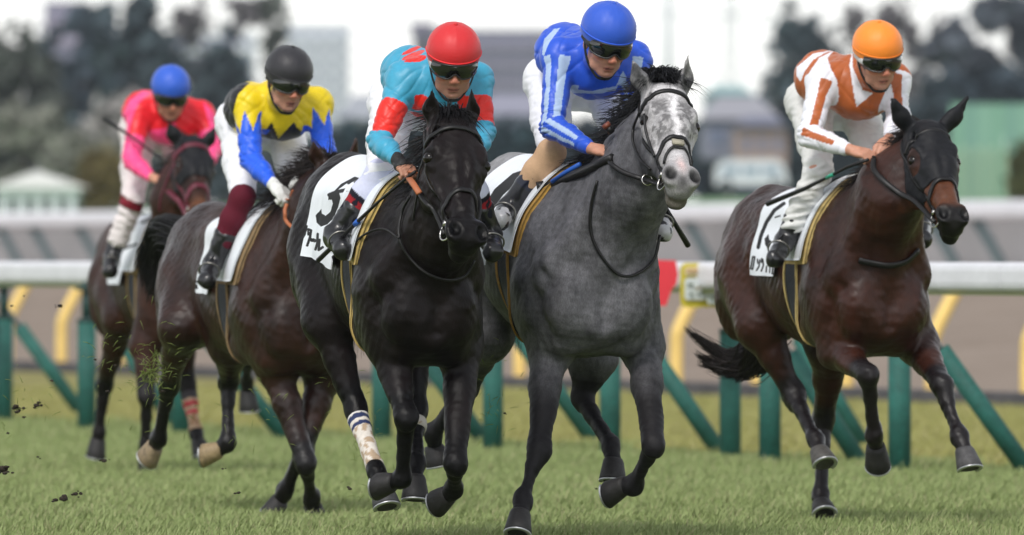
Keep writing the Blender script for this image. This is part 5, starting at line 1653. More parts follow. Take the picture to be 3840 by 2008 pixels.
j1 = Rider(h1, dict(label='person in red and pink silks with a blue cap, riding the furthest horse', cname='sky', seed=7, helmet_col=lin(44, 92, 200), band=0.5,
    helm=(R1(908, 238), .62), nod=26, yaw=-6, roll=0, k=1.08, skin=1.0, hr=(0.111, 0.124, 0.112), long=True,
    silk_base=lin(232, 24, 40), silk=silk1, boot_top=0.68, stock=lin(215, 215, 215), breech=lin(222, 214, 214), breech_fn=red_knee, trunk=0.112,
    joints=J(R1, shR=(742, 385, .38), shL=(1068, 395, .38), elR=(700, 640, .50), wrR=(805, 730, .72), handR=(870, 755, .80), elL=(1130, 580, .50), wrL=(1080, 700, .72), handL=(1030, 760, .80),
             back=(772, 385, .10), hipR=(738, 480, -.12), hipL=(920, 490, -.12), knR=(705, 860, .36), anR=(600, 1140, .26), toeR=(585, 1230, .40), knL=(1000, 850, .38), anL=(1050, 1150, .28), toeL=(1060, 1240, .42)))).build()

# ---- reins and whips --------------------------------------------------------------------
bl = M_LEATHER()
rein_on(h3, S(R3, (805, 950), (760, 905)), j3.J['handR'] + V3(0, -.04, -.015), bl)
MB().strap([h3.F.hit(*R3(735, 868), 44, 49, .03), h3.F.hit(*R3(708, 825), 44, 49, .03), j3.J['handR'] + V3(0, -.05, -.02)], V3(0, -1, .2), 0.028, 0.008).build('rein_grip', M_TAN(), h3.root)
rein_on(h4, S(R5, (868, 868), (810, 850), (745, 825), (692, 785)), j4.J['handR'] + V3(0, -.03, -.02), bl, 0.022)
MB().torus(h4.F.hit(*R5(868, 866), 44, 49, .018), V3(0.2, -1, 0.2), .022, .0035).build('rein_ring', M_STEEL(), h4.root)
rein_on(h5, S(R7, (1130, 905), (1060, 868), (990, 815), (935, 755)), j5.J['handR'] + V3(0, -.04, -.01), bl, 0.026)
rein(h2, [h2.pf(R1(1545, 990), .90), h2.pf(R1(1515, 920), .86), j2.J['handR'] + V3(0, -.03, -.02)], -1, M_TAN())
rein_on(h1, S(R1, (960, 870), (920, 830)), j1.J['handR'] + V3(0, -.03, -.02), mar, 0.034)
for hh, jj in ((h3, j3), (h4, j4), (h5, j5), (h2, j2), (h1, j1)):
    rein(hh, [(hh.bit[1] + jj.J['handL']) / 2 + hh.l * 0.05, jj.J['handL'] + V3(0, -.02, -.02)], 1, bl)
    P = [jj.J['handR'] + V3(0, -.02, 0), (jj.J['handR'] + jj.J['handL']) / 2 - 0.02 * hh.z, jj.J['handL'] + V3(0, -.02, 0)]
    MB().strap(spline(P, 5), hh.z, 0.018, 0.005).build('rein', M_TAN() if hh in (h3, h2) else bl, hh.root)

def px_line(h, z, pts): return [h.pf(z(x, y), f) for x, y, f in pts]
w3 = px_line(h3, R3, ((715, 762, .93), (665, 800, .86), (540, 905, .66), (430, 1010, .46), (330, 1110, .34), (247, 1190, .22)))
w = whip(w3, [.007, .007, .006, .009, .010, .011], 'black whip with a blue band held across the black horse')
MB().tube([w3[3] + 0.10 * (w3[2] - w3[3]), w3[3] - 0.06 * (w3[3] - w3[4])], .0115, 8).build('band', mat('whip_blue', lin(40, 96, 190), rough=0.5), w)
w4 = px_line(h4, R5, ((700, 760, .92), (620, 800, .80), (520, 845, .62), (420, 885, .48), (360, 905, .42)))
w = whip(w4, [.020, .019, .018, .017, .014], 'thick black padded whip held along the neck of the grey horse')
MB().tube([w4[4] + V3(-.02, 0, .0), w4[4] + V3(.012, 0, .006)], .026, 8).build('knob', bl, w)
MB().tube(px_line(h4, R5, ((545, 790, .66), (475, 830, .56), (410, 875, .50))), .010, 8).build('band', mat('whip_blue', lin(40, 96, 190), rough=0.5), w)
w4b = px_line(h4, R5, ((960, 1005, .35), (1010, 1090, .28), (1065, 1182, .2)))
whip(w4b, [.009, .011, .013], 'black whip end sticking out to the right below the grey horse jaw')
hb = px_line(h4, R5, ((700, 640, .86), (678, 612, .86)))
w = whip([hb[0], hb[1]], [.015, .017], 'brown capped whip handle standing above the grey horse neck')
MB().tube([hb[1], hb[1] + unit(hb[1] - hb[0]) * .018], .019, 10).build('cap', mat('whip_cap', lin(120, 62, 44), rough=0.5), w)
w5 = px_line(h5, R7, ((905, 705, .92), (800, 742, .78), (720, 785, .66), (600, 845, .46), (420, 918, .22)))
w = whip(w5, [.008, .008, .007, .010, .013], 'black whip with a green band held beside the hooded bay horse')
MB().tube([w5[2] + 0.25 * (w5[1] - w5[2]), w5[2] - 0.12 * (w5[2] - w5[3])], .0095, 8).build('band', mat('whip_green', lin(40, 150, 120), rough=0.5), w)
w1 = px_line(h1, R1, ((905, 660, .86), (800, 590, .7), (700, 515, .55), (552, 422, .35)))
whip(w1, [.007, .007, .008, .012], 'black whip raised across the pink sleeved jockey')
w2 = px_line(h2, R1, ((1520, 880, .86), (1420, 930, .7), (1405, 945, .66)))
# ------------------------------------------------------------------ ground
TV = V3(0.319, -0.948, 0); NV = V3(0.948, 0.319, 0)           # along the track (towards the camera), across it
def dq(xD, q):
    return q / (0.948 * (xD - 1288) / 27907 + 0.319)
def on_line(xD, q, z=0.0):
    d = dq(xD, q); p = atD(xD, 0, d); p[2] = z; return p
def TQ(t, q, z): 
    p = TV * t + NV * q; p[2] = z; return p

def sheet(name, qs, zs, t0, t1, nt, m, kind='structure', jitter=0.0):
    V, F = [], []
    ts = np.linspace(t0, t1, nt)
    for t in ts:
        for q, z in zip(qs, zs): V.append(TQ(t, q, z + jitter * RNG.normal()))
    k = len(qs)
    for i in range(nt - 1):
        for j in range(k - 1): F.append([i * k + j, i * k + j + 1, (i + 1) * k + j + 1, (i + 1) * k + j])
    o = obj_np(name, np.array(V), np.array(F), m)
    o['kind'] = kind
    return o
def ground_mat(name, c1, c2, c3, s1, s2, rough=0.95, bump=0.3, patch=None):
    m = bpy.data.materials.new(name); m.use_nodes = True
    n, l = m.node_tree.nodes, m.node_tree.links
    b = n['Principled BSDF']; b.inputs['Roughness'].default_value = rough; b.inputs['Specular IOR Level'].default_value = 0.15
    g = n.new('ShaderNodeNewGeometry')
    def nz(sc, det=4):
        t = n.new('ShaderNodeTexNoise'); t.inputs['Scale'].default_value = sc; t.inputs['Detail'].default_value = det
        l.new(g.outputs['Position'], t.inputs['Vector']); return t.outputs['Fac']
    def ramp(f, a, b_):
        r = n.new('ShaderNodeMapRange'); r.inputs['From Min'].default_value = a; r.inputs['From Max'].default_value = b_; l.new(f, r.inputs['Value']); return r.outputs[0]
    def mix(f, a, b_):
        x = n.new('ShaderNodeMix'); x.data_type = 'RGBA'; l.new(f, x.inputs['Factor'])
        for sk, v in ((6, a), (7, b_)):
            if isinstance(v, tuple): x.inputs[sk].default_value = (*v, 1)
            else: l.new(v, x.inputs[sk])
        return x.outputs[2]
    o = mix(ramp(nz(s1), .35, .65), c1, c2)
    o = mix(ramp(nz(s2, 6), .45, .75), o, c3)
    if patch:                                   # the mown edge by the rail is yellower: changes across the track
        dt = n.new('ShaderNodeVectorMath'); dt.operation = 'DOT_PRODUCT'; l.new(g.outputs['Position'], dt.inputs[0]); dt.inputs[1].default_value = tuple(NV)
        ad = n.new('ShaderNodeMath'); ad.operation = 'ADD'; l.new(dt.outputs['Value'], ad.inputs[0])
        ml = n.new('ShaderNodeMath'); ml.operation = 'MULTIPLY'; l.new(nz(.5), ml.inputs[0]); ml.inputs[1].default_value = 1.5; l.new(ml.outputs[0], ad.inputs[1])
        o = mix(ramp(ad.outputs[0], patch[0], patch[1]), o, mix(ramp(nz(2.0), .35, .65), patch[2], patch[3]))
    l.new(o, b.inputs['Base Color'])
    bp = n.new('ShaderNodeBump'); bp.inputs['Strength'].default_value = bump; bp.inputs['Distance'].default_value = 0.03
    l.new(nz(30), bp.inputs['Height']); l.new(bp.outputs[0], b.inputs['Normal'])
    return m
GR = [lin(88, 106, 54), lin(104, 120, 66), lin(116, 124, 76), lin(128, 124, 72), lin(138, 132, 84)]
turf_m = ground_mat('turf_soil', GR[0], GR[1], GR[2], .6, 3.0, patch=(23.0, 24.2, GR[3], GR[4]))
sheet('turf', [-3000, -100, 0, 18, 24, 33.4], [0] * 6, -3000, 3000, 25, turf_m)
sand_m = ground_mat('sand', lin(142, 128, 116), lin(130, 116, 104), lin(152, 138, 126), .35, 2.4, bump=0.5)
sheet('dirt_track', [33.4, 33.7, 42, 52, 61, 61.6], [-.03, .004, .05, .55, 1.15, 1.2], -900, 900, 61, sand_m)
kerb_m = mat('dark_kerb', (0.075, 0.072, 0.08), rough=0.9, noise=0.3, nscale=6)
kb = MB()
for i in range(60):
    a = TQ(-300 + i * 5, 33.5, .05)
    kb.box(a, (4.9, .28, .12), np.stack([TV, NV, V3(0, 0, 1)]).T)
tag(kb.build('kerb', kerb_m, smooth=False), kind='structure')
inf_m = ground_mat('infield_grass', lin(110, 146, 104), lin(120, 152, 112), lin(128, 158, 120), .05, .4)
sheet('infield', [61.6, 63.5, 75, 120, 200, 3000], [1.2, 1.9, 2.05, 3.15, 3.6, 3.6], -3000, 3000, 41, inf_m)

# grass blades of the course, thick enough that the soil does not show at this grazing angle
def grass(name, q0, q1, n, cols, h0, h1, seed):
    r = np.random.RandomState(seed)
    d = 44 + 62 * r.rand(n) ** 1.25
    x = (r.rand(n) - .5) * 2 * (1340 / 27907) * d * 1.45
    q = x * NV[0] + d * NV[1]
    edge = 0.6 * fbm(np.stack([x, d, 0 * x], 1), 1.3, 3)
    k = (q + edge > q0) & (q + edge < q1) & (q < 33.3)
    x, d = x[k], d[k]; n = len(x)
    P = np.stack([x, d, np.zeros(n)], 1)
    cl = fbm(P, 0.8, seed + 1) + 0.7 * fbm(P, .25, seed + 2)
    hh = (h0 + (h1 - h0) * r.rand(n) ** 1.5) * (1 + 0.55 * cl).clip(.3, 2)
    a = r.rand(n) * 6.28; w = 0.0038 + 0.0025 * r.rand(n)
    lean = r.normal(size=(n, 2)) * 0.45 + V3(0.25, 0, 0)[None, :2]
    s = np.stack([np.cos(a), np.sin(a), 0 * a], 1) * w[:, None]
    top = P + np.stack([lean[:, 0] * hh, lean[:, 1] * hh, hh], 1)
    V = np.concatenate([P - s, P + s, top + s * .15, top - s * .15]).reshape(4, n, 3).transpose(1, 0, 2).reshape(-1, 3)
    F = np.arange(n * 4).reshape(n, 4)
    t = np.clip(.5 + .30 * cl + .16 * r.normal(size=n), 0, 1)[:, None]
    c = V3(*cols[0]) * (1 - t) + V3(*cols[1]) * t
    dead = r.rand(n) < 0.12
    c[dead] = V3(*cols[2])
    div = (fbm(P, 0.5, seed + 9, 12) > 1.05) & (r.rand(n) < .8)
    c[div] = V3(*lin(104, 88, 62)) * (.6 + .5 * r.rand(div.sum())[:, None]); V[np.repeat(div, 4), 2] *= .45
    o = obj_np(name, V, F, mat('grass_blade', attr=True, rough=0.7, spec=0.2), None, np.repeat(c, 4, 0))
    o['kind'] = 'stuff'
    return o
grass('grass', -50, 23.6, 560000, (lin(126, 142, 86), lin(146, 158, 106), lin(156, 156, 116)), .024, .044, 51)
grass('grass', 23.6, 33.3, 300000, (lin(142, 144, 84), lin(158, 156, 98), lin(164, 156, 112)), .020, .036, 52)

# ------------------------------------------------------------------ rails
WHITE = mat('white_rail', lin(222, 222, 228), rough=0.4, noise=0.08, nscale=3, noise2=(.05, 30), spots=(14, .05, lin(168, 166, 158)))
GREEN = mat('green_sleeve', lin(32, 92, 84), rough=0.7, noise=0.22, nscale=6, noise2=(.2, 40), bump=0.2, bscale=40, spots=(26, .07, lin(96, 100, 78)))
DGREEN = mat('dark_post', lin(30, 62, 60), rough=0.5)
GREY = mat('grey_rod', lin(120, 128, 132), rough=0.4, metal=0.3)
YEL = mat('yellow_post', lin(232, 198, 116), rough=0.55, noise=0.06, nscale=4)
def rail(name, p0, p1, h, w, m, label, seg=None, under=None):
    root = empty(name, tuple((p0 + p1) / 2))
    tag(root, label, 'rail')
    d = p1 - p0; n = seg or 1
    ax = unit(d); sd = unit(np.cross(V3(0, 0, 1), ax)); up = np.cross(ax, sd)
    for i in range(n):
        a, b = p0 + d * i / n + ax * .004, p0 + d * (i + 1) / n - ax * .004
        mb = MB(); prof = []
        for k in range(16):
            an = 2 * math.pi * (k + .5) / 16
            cx, cy = math.cos(an), math.sin(an)
            prof.append((math.copysign(abs(cx) ** .55, cx) * w / 2, math.copysign(abs(cy) ** .55, cy) * h / 2))
        for p in (a, b):
            for u, v in prof: mb.v.append(p + sd * u + up * v)
        for k in range(16): mb.f.append([k, (k + 1) % 16, 16 + (k + 1) % 16, 16 + k])
        mb.f.append(list(range(16))[::-1]); mb.f.append(list(range(16, 32)))
        mb.build('rail_section', m, root, smooth=False)
        if under:
            mb = MB(); mb.box((a + b) / 2 - up * (h / 2 + .012), (np.linalg.norm(b - a), w * .5, .022), np.stack([ax, sd, up]).T)
            mb.build('rail_grass_reflection', under, root, smooth=False)  # added strip: grass reflection on the rail's underside, put into its colour
    return root
FQ = 22.58
f0, f1 = on_line(-500, FQ, 1.125), on_line(3100, FQ, 1.125)
rail('running_rail', f0, f1, .165, .12, WHITE, 'thick white running rail on green posts nearest to the horses', seg=9, under=mat('rail_grass_reflection', lin(120, 128, 84), rough=0.7))  # olive strip colour stands for turf mirrored under the white rail
def post(xD, yD_base, where, top=.80):
    d = 1.23 * 27907 / (yD_base - 650)
    p = atD(xD, 650, d); p[2] = 0
    root = empty('rail_post', tuple(p)); tag(root, 'green sleeved rail post ' + where, 'post', 'green posts of the running rail')
    MB().tube([p + V3(0, 0, -.05), p + V3(0, 0, top)], .066, 16).build('sleeve', GREEN, root)
    MB().tube([p + V3(0, 0, top - .02), p + V3(0.0, 0.02, 1.06)], .036, 10).build('rod', DGREEN, root)
    MB().box(p + V3(0, 0, 1.02), (.16, .13, .035)).build('clamp', DGREEN, root, smooth=False)
    MB().tube([p + V3(0, 0, top - .03), p + V3(0, 0, top)], .069, 16).build('collar', DGREEN, root)
for x, y, w_ in ((10, 1062, 'at the left edge of the picture'), (218, 1082, 'just left of the hind legs of the furthest horse'), (456, 1094, 'behind the pink striped bandage of the furthest horse'),
        (706, 1106, 'behind the forelegs of the brown horse'), (960, 1116, 'left of the white bandaged black leg'), (1240, 1132, 'between the black horse and the grey horse'), (1535, 1146, 'between the forelegs of the grey horse'),
        (1837, 1156, 'under the yellow marker board'), (1937, 1166, 'just left of the hind legs of the hooded bay'), (2263, 1187, 'between the forelegs of the hooded bay')):
    post(x, y, w_)
def brace(x1, y1, x0, y0, where):
    d1 = 1.23 * 27907 / (y1 - 650); p1 = atD(x1, 650, d1); p1[2] = 0
    d0 = d1 - 0.35; p0 = atD(x0, y0, d0 + .3)
    root = empty('rail_brace', tuple(p1)); tag(root, 'slanting green sleeved brace ' + where, 'brace', 'slanting braces of the running rail')
    MB().tube([p1, p0], .055, 14).build('sleeve', GREEN, root)
    ax = unit(p0 - p1); L_ = (1.06 - p0[2]) / ax[2]
    MB().tube([p0 - ax * .05, p0 + ax * L_], .022, 8).build('rod', GREY, root)
for a in ((205, 1040, 48, 822, 'in the open at far left'), (436, 1070, 303, 850, 'behind the hind legs of the furthest horse'), (722, 1108, 520, 850, 'behind the brown horse belly'), (1222, 1118, 1040, 860, 'right of the black horse forelegs'),
        (1490, 1105, 1296, 838, 'below the grey horse belly'), (1812, 1140, 1648, 900, 'right of the grey horse foreleg, under the red plate'), (2165, 1166, 1985, 890, 'behind the hooves of the hooded bay'), (2172, 1120, 2010, 850, 'behind the hind leg of the hooded bay'), (2590, 1192, 2366, 880, 'running out of the right edge')):
    brace(*a)
# distance marker board and red flag plate fixed to the running rail
d_ = dq(1760, FQ) - .15
c = atD(1772, 715, d_)
sg = empty('marker_board', tuple(c)); tag(sg, 'yellow and white marker board with red arrow plate on the white rail', 'sign')
def rbox(name, x0, x1, y0, y1, d, th, m, parent, r=0.02):
    a, b = atD(x0, y1, d), atD(x1, y0, d)
    mb = MB(); pts = []
    w, h = b[0] - a[0], b[2] - a[2]; r = min(r, w / 2.1, h / 2.1)
    for cx, cz, s0 in ((w - r, h - r, 0), (r, h - r, 90), (r, r, 180), (w - r, r, 270)):
        for k in range(5):
            an = math.radians(s0 + 22.5 * k); pts.append((cx + r * math.cos(an), cz + r * math.sin(an)))
    n = len(pts)
    for dy in (0, th):
        for u, v in pts: mb.v.append(a + V3(u, dy + 0.33 * u, v))
    mb.f.append(list(range(n))[::-1]); mb.f.append(list(range(n, 2 * n)))
    for k in range(n): mb.f.append([k, (k + 1) % n, n + (k + 1) % n, n + k])
    return mb.build(name, m, parent, smooth=False)
rbox('board', 1712, 1856, 662, 774, d_, .20, mat('sign_yellow', lin(196, 180, 52), rough=0.5, noise=0.1, nscale=8), sg, .04)
rbox('panel', 1722, 1778, 700, 755, d_ - .012, .010, mat('sign_white', lin(206, 212, 210), rough=0.5), sg)
rbox('panel', 1778, 1850, 692, 766, d_ - .014, .012, mat('sign_white', lin(206, 212, 210), rough=0.5), sg)
rbox('panel', 1722, 1776, 672, 694, d_ - .012, .010, mat('sign_cream', lin(214, 196, 150), rough=0.5), sg)
for i, (x, y, w, h, cc) in enumerate(((1730, 712, 14, 8, (120, 130, 120)), (1748, 722, 20, 7, (150, 140, 120)), (1734, 736, 10, 9, (110, 125, 118)), (1754, 738, 16, 8, (120, 128, 126)), (1788, 706, 22, 7, (168, 172, 178)), (1816, 712, 26, 6, (140, 146, 150)),
        (1790, 726, 16, 10, (130, 140, 126)), (1812, 728, 30, 8, (160, 150, 120)), (1792, 744, 24, 8, (124, 136, 132)), (1822, 746, 20, 9, (150, 156, 150)), (1728, 678, 40, 6, (190, 150, 110)))):
    rbox('glyph', x, x + w, y, y + h, d_ - .022, .006, mat('sign_ink_%d' % i, lin(*cc), rough=0.6), sg)
mb = MB()
pts = [(1640, 654), (1700, 656), (1706, 690), (1702, 714), (1690, 728), (1676, 770), (1640, 770)]
for dd in (d_ + .05, d_ + .07):
    for x, y in pts: mb.v.append(atD(x, y, dd))
n = len(pts); mb.f.append(list(range(n))); mb.f.append(list(range(n, 2 * n))[::-1])
for k in range(n): mb.f.append([k, (k + 1) % n, n + (k + 1) % n, n + k])
mb.build('red_plate', mat('sign_red', lin(214, 44, 58), rough=0.5), sg, smooth=False)

# inner rail of the dirt course: yellow goosenecks
rail('dirt_rail', on_line(-600, 34.3, 1.09), on_line(3200, 34.3, 1.09), .13, .10, WHITE, 'white rail of the dirt course carried by yellow gooseneck posts', seg=12)
gb = None
for x, w_ in ((20, 'at the left edge'), (155, 'left of the furthest horse rump'), (303, 'behind the furthest horse belly'), (1308, 'below the grey horse belly'), (1702, 'below the red plate'), (1905, 'behind the hooded bay tail'), (2130, 'behind the hooded bay hind leg'), (2345, 'right of the hooded bay chest'), (2585, 'at the right edge')):
    p = on_line(x, 34.0, 0.0)
    if gb is None:
        o = gb = empty('gooseneck_post', tuple(p))
        P = spline([p + V3(0, 0, -.05), p + V3(0, 0, .42), p + V3(.03, 0, .60), p + V3(.24, .1, 1.02)], 6)
        MB().tube(P, .062, 12).build('pole', YEL, gb)
        MB().box(p + V3(.25, .1, 1.03), (.12, .12, .05)).build('bracket', GREY, gb, smooth=False)
    else:
        o = gb.copy(); COL.objects.link(o); o.location = tuple(p)
        for ch in gb.children:
            cch = ch.copy(); COL.objects.link(cch); cch.parent = o
    tag(o, 'pale yellow gooseneck post ' + w_, 'post', 'yellow gooseneck posts along the dirt track')
# outer rail on its bank, with a pale kick wall behind
r0, r1 = atD(-300, 533, 210), atD(2900, 520, 160)
r0[2], r1[2] = 1.23 + (650 - 557) / 27907 * 210, 1.23 + (650 - 524) / 27907 * 160
def lerp(u): return r0 + (r1 - r0) * u
rail('outer_rail', r0, r1, .285, .2, WHITE, 'white outer rail across the middle distance behind the dirt track', seg=14)
wall = empty('kick_wall', tuple(lerp(.5))); tag(wall, 'long pale grey kick wall under the far white rail', 'wall')
for i in range(16):
    a, b = lerp(i / 16), lerp((i + 1) / 16)
    ax = unit((b - a) * V3(1, 1, 0)); sd = np.cross(V3(0, 0, 1), ax)
    c = (a + b) / 2; c = c + sd * .8 ; c[2] = (1.02 + c[2]) / 2
    mb = MB(); mb.box(c, (np.linalg.norm(b - a) - .05, .15, 2 * (c[2] - 1.02)), np.stack([ax, sd, V3(0, 0, 1)]).T)
    mb.build('wall_panel', mat('kick_wall', lin(160, 158, 160), rough=0.85, noise=0.1, nscale=.5), wall, smooth=False)
op = None
for x, w_ in ((-25, 'cut by the left edge'), (62, 'second from the left edge'), (180, 'just left of the furthest jockey boot'), (860, 'between the two left jockeys'), (1720, 'right of the grey horse chest'), (1832, 'above the yellow marker board'), (2340, 'below the hooded bay jaw'), (2460, 'nearest the right edge')):
    u = (atD(x, 0, 1)[0] * 185 - r0[0]) / (r1[0] - r0[0]); p = lerp(u); u = (atD(x, 0, 1)[0] * p[1] - r0[0]) / (r1[0] - r0[0]); p = lerp(u)
    if op is None:
        o = op = empty('outer_post', tuple(p))
        MB().tube([p + V3(.05, .2, -.1), p + V3(.42, .05, -.75), p + V3(.5, .05, -1.2)], .085, 10).build('pole', mat('outer_post', lin(104, 122, 124), rough=0.6), op)
        MB().box(p + V3(.05, .2, -.12), (.3, .2, .06)).build('bracket', GREY, op, smooth=False)
    else:
        o = op.copy(); COL.objects.link(o); o.location = tuple(p)
        for ch in op.children:
            cch = ch.copy(); COL.objects.link(cch); cch.parent = o
    tag(o, 'slanting grey green far rail post ' + w_, 'post', 'slanting posts of the far rail')

# ------------------------------------------------------------------ vegetation
def leaf_mat(name, c):
    return mat(name, c, rough=0.7, spec=0.2, noise=0.35, nscale=.8, noise2=(0.3, 4.0))
BARK = mat('bark', (0.05, 0.042, 0.036), rough=0.9, noise=0.3, nscale=3)
def leaves(blobs, n, size, seed, gap=0.0):
    """leaf clumps spread through the volume of a set of ellipsoids (centre, radii)"""
    r = np.random.RandomState(seed)
    vol = np.array([np.prod(b[1]) for b in blobs]); pr = vol / vol.sum()
    k = r.choice(len(blobs), n, p=pr)
    d = r.normal(size=(n, 3)); d /= np.linalg.norm(d, axis=1)[:, None]
    rad = r.rand(n) ** 0.55 * (1 + 0.55 * (r.rand(n) < .30) * r.rand(n))
    c = np.array([b[0] for b in blobs])[k] + d * rad[:, None] * np.array([b[1] for b in blobs])[k]
    if gap:
        keep = fbm(c * V3(1, .05, 1), gap, seed, 9) > -0.35
        c = c[keep]; n = len(c)
    a = r.normal(size=(n, 3)); a /= np.linalg.norm(a, axis=1)[:, None]
    b = np.cross(a, r.normal(size=(n, 3))); b /= np.linalg.norm(b, axis=1)[:, None]
    s = size * (0.5 + r.rand(n))[:, None]
    V = np.stack([c - a * s, c + b * s * .6, c + a * s, c - b * s * .6], 1).reshape(-1, 3)
    return V, np.arange(n * 4).reshape(n, 4)
def tree(label, blobs, n, size, m, seed, base, trunk_r, gap=1.6, group='trees behind the course', name='tree', limbs=9, cat='tree'):
    root = empty(name, tuple(base)); tag(root, label, cat, group)
    V, F = leaves(blobs, n, size, seed, gap)
    obj_np('crown', V, F, m, root, smooth=False)
    if trunk_r:
        top = np.mean([b[0] for b in blobs], 0)
        mb = MB(); mb.tube(spline([base, base * .5 + top * .5 + V3(.2, 0, 0), top], 3), [trunk_r * (1 - .09 * i) for i in range(7)], 8)
        r = np.random.RandomState(seed)
        for i in range(limbs):
            b = blobs[r.randint(len(blobs))]
            st = base + (top - base) * (.4 + .5 * r.rand())
            mb.tube([st, (st + b[0]) / 2 + V3(0, 0, .3), b[0] + V3(*r.normal(size=3)) * b[1] * .4], [trunk_r * .45, trunk_r * .3, .02], 6)
        mb.build('trunk', BARK, root)
    return root
def B(x, y, rx, ry, d):                       # crown lump given where it shows and how big
    k = d / 27907
    return (atD(x, y, d), V3(rx * k, min(rx, ry) * k * .9, ry * k))
DK = leaf_mat('leaf_dark', (0.052, 0.074, 0.086)); OL = leaf_mat('leaf_olive', (0.080, 0.090, 0.078)); BLU = leaf_mat('leaf_blue', (0.052, 0.074, 0.094))  # dark, blue, slate and teal leaves: distance haze partly put into their colour
PALE = leaf_mat('leaf_pale', (0.34, 0.32, 0.31)); BRN = leaf_mat('leaf_bronze', (0.150, 0.120, 0.050)); PURP = leaf_mat('leaf_bare', (0.11, 0.10, 0.11))
g0 = lambda x, y, d: atD(x, y, d)
tree('olive green leafy tree at the left edge behind the far rail', [B(20, 170, 90, 90, 480), B(60, 280, 90, 90, 480), B(-20, 330, 90, 110, 480), B(80, 220, 60, 80, 480)], 5200, .42, OL, 1, g0(40, 540, 480), .35, 2.2)
tree('broad dark tree standing left of the far pink jockey', [B(180, 150, 75, 80, 520), B(250, 250, 100, 110, 520), B(160, 330, 100, 110, 520), B(290, 360, 90, 100, 520), B(230, 90, 60, 70, 520)], 6500, .45, BLU, 2, g0(220, 540, 520), .4, 2.4)
tree('tall dark tree with sky holes above the far blue cap', [B(330, 60, 80, 70, 500), B(360, 180, 90, 90, 500), B(420, 270, 90, 110, 500), B(390, 370, 100, 100, 500), B(310, 140, 60, 60, 500)], 5600, .42, DK, 3, g0(380, 540, 500), .4, 2.0)
tree('slim dark conical tree left of the black cap', [B(565, 110, 38, 45, 500), B(565, 190, 55, 70, 500), B(560, 290, 65, 90, 500), B(570, 390, 70, 90, 500)], 4200, .36, DK, 4, g0(565, 540, 500), .3, 1.8)
tree('thin tall tree with a tufted top beside the pale apartment block', [B(698, 50, 26, 50, 560), B(690, 130, 28, 60, 560), B(700, 230, 30, 70, 560), B(694, 340, 40, 80, 560), B(670, 20, 30, 28, 560)], 1500, .34, OL, 5, g0(695, 540, 560), .22, 1.6)
tree('bare branched tree rising between the dark trees on the left', [B(480, 60, 50, 60, 560), B(455, 200, 60, 70, 560), B(500, 300, 60, 90, 560), B(610, 30, 60, 40, 560)], 1300, .30, PURP, 6, g0(480, 540, 560), .25, 2.0)
tree('dark lopsided pine left of the orange cap', [B(2000, 60, 55, 45, 480), B(2030, 140, 75, 60, 480), B(2080, 190, 80, 60, 480), B(2000, 230, 70, 60, 480), B(2050, 300, 110, 90, 480), B(1990, 40, 30, 30, 480)], 5200, .36, DK, 7, g0(2040, 520, 480), .3, 1.9)
tree('large slate coloured tree filling the right edge', [B(2520, 80, 110, 80, 480), B(2430, 150, 90, 80, 480), B(2560, 190, 120, 90, 480), B(2480, 240, 110, 70, 480), B(2390, 230, 60, 60, 480)], 6800, .45, leaf_mat('leaf_slate', (0.074, 0.086, 0.106)), 8, g0(2480, 520, 480), .4, 2.6)
tree('tall bare tree with thin twigs right of the orange cap', [B(2250, 60, 90, 60, 620), B(2200, 150, 60, 70, 620), B(2330, 120, 60, 80, 620), B(2150, 60, 50, 50, 620), B(2280, 230, 70, 60, 620)], 1500, .30, PURP, 9, g0(2250, 520, 620), .28, 2.4, limbs=14)
tree('pale grey weeping tree low at the left edge', [B(30, 330, 60, 55, 400), B(100, 360, 60, 70, 400), B(60, 420, 80, 60, 400)], 2400, .28, leaf_mat('leaf_greygreen', (0.19, 0.195, 0.16)), 10, g0(60, 535, 400), .18, 1.6)
tree('pale flowering bush below the far pink jockey', [B(310, 290, 70, 45, 420), B(270, 350, 70, 50, 420), B(340, 340, 50, 50, 420)], 1900, .26, PALE, 11, g0(300, 535, 420), .12, 1.5, cat='shrub', name='shrub', group='shrubs behind the course')
tree('grey green bush beside the dome topiary', [B(175, 400, 70, 60, 380), B(330, 420, 60, 60, 380)], 1500, .26, leaf_mat('leaf_greygreen', (0.19, 0.195, 0.16)), 12, g0(200, 535, 380), .10, 1.4, cat='shrub', name='shrub', group='shrubs behind the course')
tree('bronze dome topiary bush beside the white pavilion', [B(255, 450, 55, 72, 270), B(255, 480, 56, 50, 270)], 6500, .075, BRN, 13, g0(255, 530, 270), 0, gap=0, cat='topiary', name='topiary_bush', group='clipped topiary bushes')
tree('dark dome topiary bush at the right edge by the green screen', [B(2578, 430, 38, 62, 270), B(2578, 470, 40, 50, 270)], 5000, .075, leaf_mat('leaf_topiary', (0.075, 0.08, 0.032)), 14, g0(2578, 510, 270), 0, gap=0, cat='topiary', name='topiary_bush', group='clipped topiary bushes')
